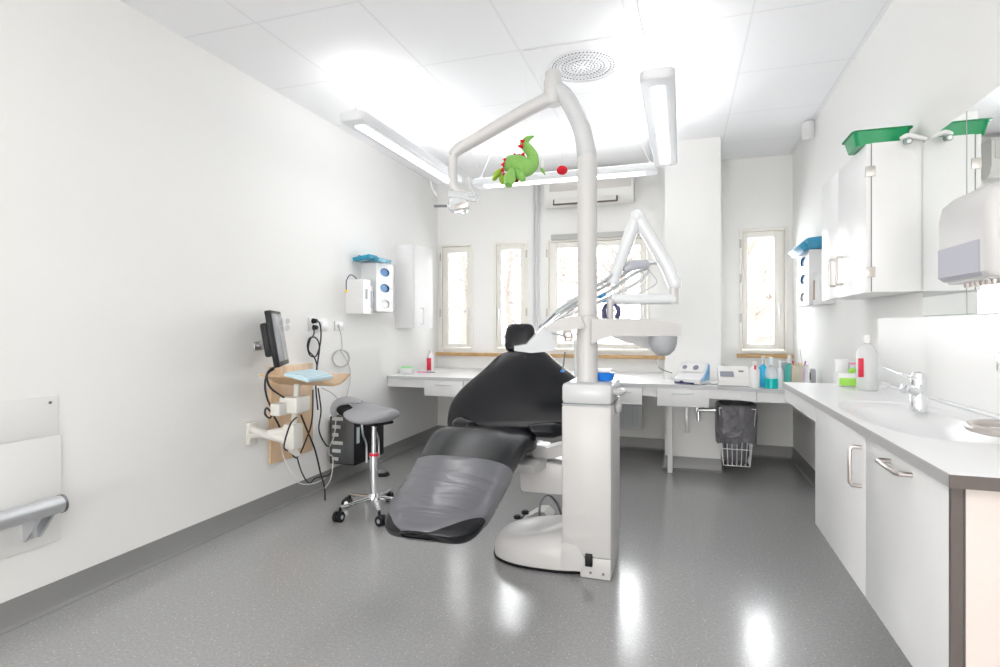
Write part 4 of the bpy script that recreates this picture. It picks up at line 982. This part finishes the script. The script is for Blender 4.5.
part('stand', MB().bb(v.x-.06, v.x+.05, v.y-.05, v.y+.05, v.z, v.z+.028, .006), dome, t)
# devices
v = V((P(690, 380, Y=YD+.12).x, YD+.10, DZ+.0005))
t = thing('label_printer', 'white slanted printer with blue side panel on the desk by pillar', 'printer', v)
w2 = .105
t.rotation_euler.z = -.45
part('housing', MB().prism([(v.x-w2, v.y-.06, v.z+.004), (v.x-w2, v.y-.06, v.z+.04), (v.x-w2, v.y+.04, v.z+.075), (v.x-w2, v.y+.09, v.z+.16), (v.x-w2, v.y+.11, v.z+.16), (v.x-w2, v.y+.11, v.z+.004)], (w2*2, 0, 0)), whitem, t)
part('side_panel', MB().prism([(v.x+w2+.001, v.y-.03, v.z+.03), (v.x+w2+.001, v.y+.09, v.z+.15), (v.x+w2+.001, v.y+.09, v.z+.03)], (.012, 0, 0)), mat('panel_blue', (.18, .42, .68), .35), t)
part('paper_slot', MB().bb(v.x-w2+.01, v.x+.06, v.y-.072, v.y-.058, v.z+.006, v.z+.016, .001).ball((v.x-.04, v.y-.062, v.z+.016), .016, (1, .4, .7), 8), navy, t)
sp = part('instruction_sheet', MB().box((v.x-.01, v.y+.062, v.z+.125), (.20, .003, .075), 0, Rx(-.53)), whitem, t)
for (dx, r_) in ((-.06, .02), (.03, .024)):
    mk = MB(); c_ = V((v.x-.01+dx, v.y+.058, v.z+.124)); Rr = Rx(PI/2-.53)
    mk.lathe([(r_, 0), (r_-.003, .001), (r_-.006, 0), (r_-.003, -.001), (r_, 0)], c_, Rr, 18, (1, .9))
    mk.box(c_, (r_*1.2, .002, .004), 0, Rx(-.53)); mk.box(c_, (.004, .002, r_), 0, Rx(-.53))
    part('printed_drawing', mk, mat('print_violet', (.35, .32, .42), .6), sp)
v = V((P(733, 380, Y=YD+.03).x, YD+.03, DZ+.0005))
t = thing('card_terminal', 'white desktop apparatus with grey display beside the bottles', 'device', v)
w2 = .105
part('housing', MB().prism([(v.x-w2, v.y-.07, v.z+.01), (v.x-w2, v.y-.065, v.z+.05), (v.x-w2, v.y+.02, v.z+.125), (v.x-w2, v.y+.06, v.z+.145), (v.x-w2, v.y+.09, v.z+.12), (v.x-w2, v.y+.09, v.z+.01)], (w2*2, 0, 0)), mat('device_white', (.8, .79, .77), .35), t)
part('base', MB().bb(v.x-w2+.005, v.x+w2-.005, v.y-.065, v.y+.085, v.z, v.z+.01), dome, t)
part('display', MB().box((v.x-.045, v.y-.024, v.z+.091), (.095, .004, .05), 0, Rx(-.85)), mat('lcd_grey', (.3, .31, .36), .3), t)
part('keypad', MB().box((v.x+.055, v.y-.0, v.z+.112), (.035, .004, .012), 0, Rx(-.85)), mat('keypad_red_grey', (.4, .28, .28), .4), t)
solo('device_cable', MB().tube([(v.x-.105, v.y+.07, DZ+.006), (v.x-.13, v.y+.05, DZ+.004), (v.x-.16, v.y+.09, DZ+.004)], .004, 8), greyc, 'short grey cable between the printer and display apparatus', 'cable')
# left end of desk
v = V((P(430.5, 370, Y=YD+.45).x, YD+.45, DZ+.0005))
bottle(v, .033, .215, mat('white_bottle', (.84, .83, .84), .3), 'white bottle with large red label at the left end of desk', neck=.2, lab=(.045, .08, .12))
v = V((P(407, 368, Y=YD+.2).x, YD+.20, DZ+.0005))
t = thing('soap_packet', 'small white and pale green packet at the left end of desk', 'packet', v)
part('packet', MB().box(v+V((0, 0, .03)), (.12, .06, .06), .012), whitem, t)
part('green_print', MB().box(v+V((0, -.0, .062)), (.10, .055, .024), .006), mat('pale_green', (.4, .8, .4), .5), t)
v = P(425, 372.5, Z=DZ)
t = thing('scissors', 'scissors with pink handles lying at the left end of desk', 'scissors', v)
part('handle', MB().tube([v+V((-.06+.025*math.cos(a), .012*math.sin(a), .004)) for a in [k*PI/4 for k in range(9)]], .004, 8).tube([v+V((-.01+.03*math.cos(a), .012*math.sin(a), .004)) for a in [k*PI/4 for k in range(9)]], .004, 8), pinkp, t)
part('blade', MB().box(v+V((.06, 0, .003)), (.09, .012, .003), .001, rz(.1)).box(v+V((.06, 0, .006)), (.09, .012, .003), .001, rz(-.1)), darkst, t)

# ------------------------------------------------ right wall upper things
UXf = .752; UYa, UYb = 2.74, 3.52; UZ0, UZ1 = 1.345, 1.98
t = thing('wall_cabinet', 'large two-door white wall cabinet above the sink counter', 'cabinet', (.87, 3.17, UZ0))
part('body', MB().bb(UXf+.022, XR-.001, UYa, UYb, UZ0, UZ1, .001), whitem, t)
ym = P(838, 280, X=UXf).y
for k, (a_, b_) in enumerate(((UYa, ym-.0015), (ym+.0015, UYb))):
    d = part('door', MB().bb(UXf, UXf+.018, a_, b_, UZ0-.002, UZ1-.002, .0015), whitem, t)
    hy = P(842.5 if k == 0 else 835.5, 276, X=UXf).y
    part('handle', MB().tube([(UXf, hy, 1.355+.05), (UXf-.024, hy, 1.355+.05), (UXf-.028, hy, 1.36+.053), (UXf-.028, hy, 1.535), (UXf-.024, hy, 1.54), (UXf, hy, 1.54)], .0055, 10, False), steel, d)
for zz in (1.43, 1.86): part('hinge_clip', MB().bb(UXf-.001, UXf+.034, UYa-.004, UYa+.012, zz-.022, zz+.022, .002), hinge, t)
part('door_gap', MB().bb(UXf+.018, UXf+.0225, UYa+.002, UYb-.002, UZ0+.002, UZ1-.004), mat('gap_grey', (.2, .2, .21), .5), t)
# green tray
t = thing('green_tray', 'bright green plastic tray on top of the large wall cabinet', 'tray', (.82, 2.86, UZ1))
gx0, gx1, gy0, gy1, gz0, gz1 = .712, .922, 2.755, 2.93, UZ1+.001, UZ1+.062
mb = MB(); tk = .004; fl = .02
def rr4(x0, x1, y0, y1, z, r=.02):
    o_ = []
    for (cx_, cy_, a0_) in ((x1-r, y1-r, 0), (x0+r, y1-r, PI/2), (x0+r, y0+r, PI), (x1-r, y0+r, 1.5*PI)):
        for k in range(5): a = a0_+k*PI/8; o_.append(V((cx_+r*math.cos(a), cy_+r*math.sin(a), z)))
    return o_
mb.loft([rr4(gx0+.012, gx1-.005, gy0+.015, gy1-.015, gz0), rr4(gx0, gx1, gy0, gy1, gz1-.004), rr4(gx0-.008, gx1+.008, gy0-.008, gy1+.008, gz1-.004), rr4(gx0-.008, gx1+.008, gy0-.008, gy1+.008, gz1), rr4(gx0+tk, gx1-tk, gy0+tk, gy1-tk, gz1), rr4(gx0+.012+tk, gx1-.005-tk, gy0+.015+tk, gy1-.015-tk, gz0+tk)])
part('tray_body', mb, green, t)
# clamp with knob
q = P(911, 146, X=.90); 
t = thing('mirror_clamp', 'small white clamp arm with round knob at the mirror top', 'clamp', (.92, 2.72, 1.99))
part('arm', MB().tube([(XR-.004, 2.70, 1.965), (.93, 2.70, 1.975), (.89, 2.70, 1.985), (.865, 2.70, 1.975)], [.008, .009, .011, .008], 10), whitem, t)
part('knob', MB().cyl((.885, 2.70, 1.962), (.885, 2.672, 1.955), .013, 18), mat('knob_green_grey', (.25, .33, .3), .4), t)
part('knob_cap', MB().cyl((.885, 2.672, 1.955), (.885, 2.667, 1.954), .008, 16), whitem, t)
# mirror
mz0, mz1 = 1.243, 1.956
for k, (a_, b_, lb) in enumerate(((2.365, 2.735, 'frameless wall mirror next to the wall cabinet side'), (1.55, 2.357, 'frameless wall mirror behind the soap dispenser, right of seam'))):
    t = thing('wall_mirror', lb, 'mirror', (XR, (a_+b_)/2, mz0), 'mirror panels over the sink')
    part('glass', MB().bb(XR-.006, XR-.001, a_, b_, mz0, mz1), mirrorm, t)
    part('edge', MB().bb(XR-.0055, XR-.0008, a_-.002, a_, mz0, mz1).bb(XR-.0055, XR-.0008, a_, b_, mz0-.0025, mz0), mat('mirror_edge', (.3, .36, .34), .3), t)
# soap dispenser
t = thing('towel_dispenser', 'white wall dispenser with frosted window beside the mirror, over the sink', 'dispenser', (XR, 2.13, 1.33))
sx_ = XR-.0065
def drr(z, x0, y0, y1): return rr4(x0, sx_, y0, y1, z, .028)
dy0, dy1 = 1.94, 2.27
part('cover', MB().loft([drr(1.345, .845, dy0+.005, dy1-.005), drr(1.36, .832, dy0, dy1), drr(1.55, .83, dy0, dy1), drr(1.595, .838, dy0+.004, dy1-.004), drr(1.618, .86, dy0+.02, dy1-.02), drr(1.624, .89, dy0+.05, dy1-.05)]), unitm, t)
part('level_window', MB().loft([drr(1.348, .8415, dy0+.03, dy1-.001), drr(1.36, .8285, dy0+.022, dy1+.003), drr(1.455, .828, dy0+.022, dy1+.003), drr(1.457, .836, dy0+.03, dy1-.002)]), mat('frosted_grey_window', (.5, .5, .56), .55, spec=.2), t)
mb = MB()
for k in range(6): mb.cyl((.87, dy0+.05+k*.032, 1.322), (.87, dy0+.05+k*.032, 1.346), .008, 10, .013)
part('outlet', mb, steel, t); part('outlet_base', MB().bb(.85, .93, dy0+.03, dy1-.03, 1.338, 1.348, .004), unitm, t)
# right glove rack
xf = .84
ra, rb = P(809, 300, X=xf).y, P(797.5, 300, X=xf).y
glove_rack(XR, -1, ra, rb, P(803, 306, X=xf).z, P(803, 253, X=xf).z, .12, 'white glove dispenser with three round openings on the right wall')
zt_ = P(803, 253, X=xf).z
solo('blue_packet', MB().box((.895, (ra+rb)/2, zt_+.045), (.14, rb-ra+.05, .08), .01, Ry(-.1)).box((.81, (ra+rb)/2, zt_+.02), (.05, rb-ra+.02, .06), .01, Ry(-.7)), mat('teal_blue_box', (.03, .28, .46), .45, var=.2, bscale=20), 'blue box lying on top of the right glove dispenser', 'box')
t = thing('cup_dispenser', 'white dispenser with brown slot next to the right glove dispenser', 'dispenser', (XR, ra-.1, 1.36))
part('housing', MB().bb(.862, XR-.001, ra-.19, ra-.006, P(812, 305, X=.86).z, P(812, 273, X=.86).z, .005), whitem, t)
part('slot', MB().bb(.859, .863, ra-.07, ra-.03, P(812, 303, X=.86).z+.02, P(812, 281, X=.86).z), mat('slot_brown', (.45, .34, .27), .5), t)

# ------------------------------------------------ outdoors
snow = mat('snow', (.86, .87, .9), .9, bump=.5, bscale=3, bumpdist=.1)
struct('ground', MB().bb(-30, 30, YB+.4, 45, -1.2, -1.0), snow)
bark = mat('pale_bark', (.30, .26, .23), .9, bump=.7, bscale=30)
def tree(x, y, h, r, label, seed):
    rnd = random.Random(seed); t = thing('bare_tree', label, 'tree', (x, y, -1.0), 'winter trees outside')
    trunk = MB(); br = MB()
    pts = [V((x, y, -1.0))]
    for k in range(6): pts.append(pts[-1]+V((rnd.uniform(-.12, .12), rnd.uniform(-.1, .1), h/6)))
    trunk.tube(pts, [r*(1-.14*k) for k in range(7)], 10); part('trunk', trunk, bark, t)
    def rec(p, d, l, rad, lev):
        q = p+d*l*.5+V((rnd.uniform(-.1, .1), rnd.uniform(-.1, .1), rnd.uniform(0, .1)))*l; e = p+d*l+V((rnd.uniform(-.2, .2), 0, rnd.uniform(-.1, .2)))*l
        br.tube([p, q, e], [rad, rad*.75, rad*.45], 5, res=2)
        if lev: 
            for _ in range(3): rec(p.lerp(e, rnd.uniform(.4, 1)), (d+V((rnd.uniform(-.9, .9), rnd.uniform(-.9, .9), rnd.uniform(-.4, .6)))).normalized(), l*.62, rad*.55, lev-1)
    for k in range(9):
        a = rnd.uniform(0, 2*PI); p = pts[1].lerp(pts[6], rnd.uniform(.1, 1)); rec(p, V((math.cos(a), math.sin(a), rnd.uniform(-.1, .7))).normalized(), h*.3, r*.35, 2)
    part('branches', br, bark, t)['kind'] = 'stuff'
tree(P(752, 300, Y=9.5).x, 9.5, 5.5, .20, 'snowy bare tree outside the right-hand narrow window', 3)
tree(P(458, 300, Y=13).x, 13, 6, .13, 'bare tree outside the leftmost narrow window', 5)
tree(P(515, 300, Y=15).x, 15, 6, .13, 'bare tree outside the second narrow window', 8)
tree(P(565, 300, Y=12).x, 12, 5.5, .13, 'bare tree outside the wide middle window, left half', 11)
tree(P(628, 300, Y=14).x, 14, 6, .13, 'bare tree outside the wide middle window, right half', 13)
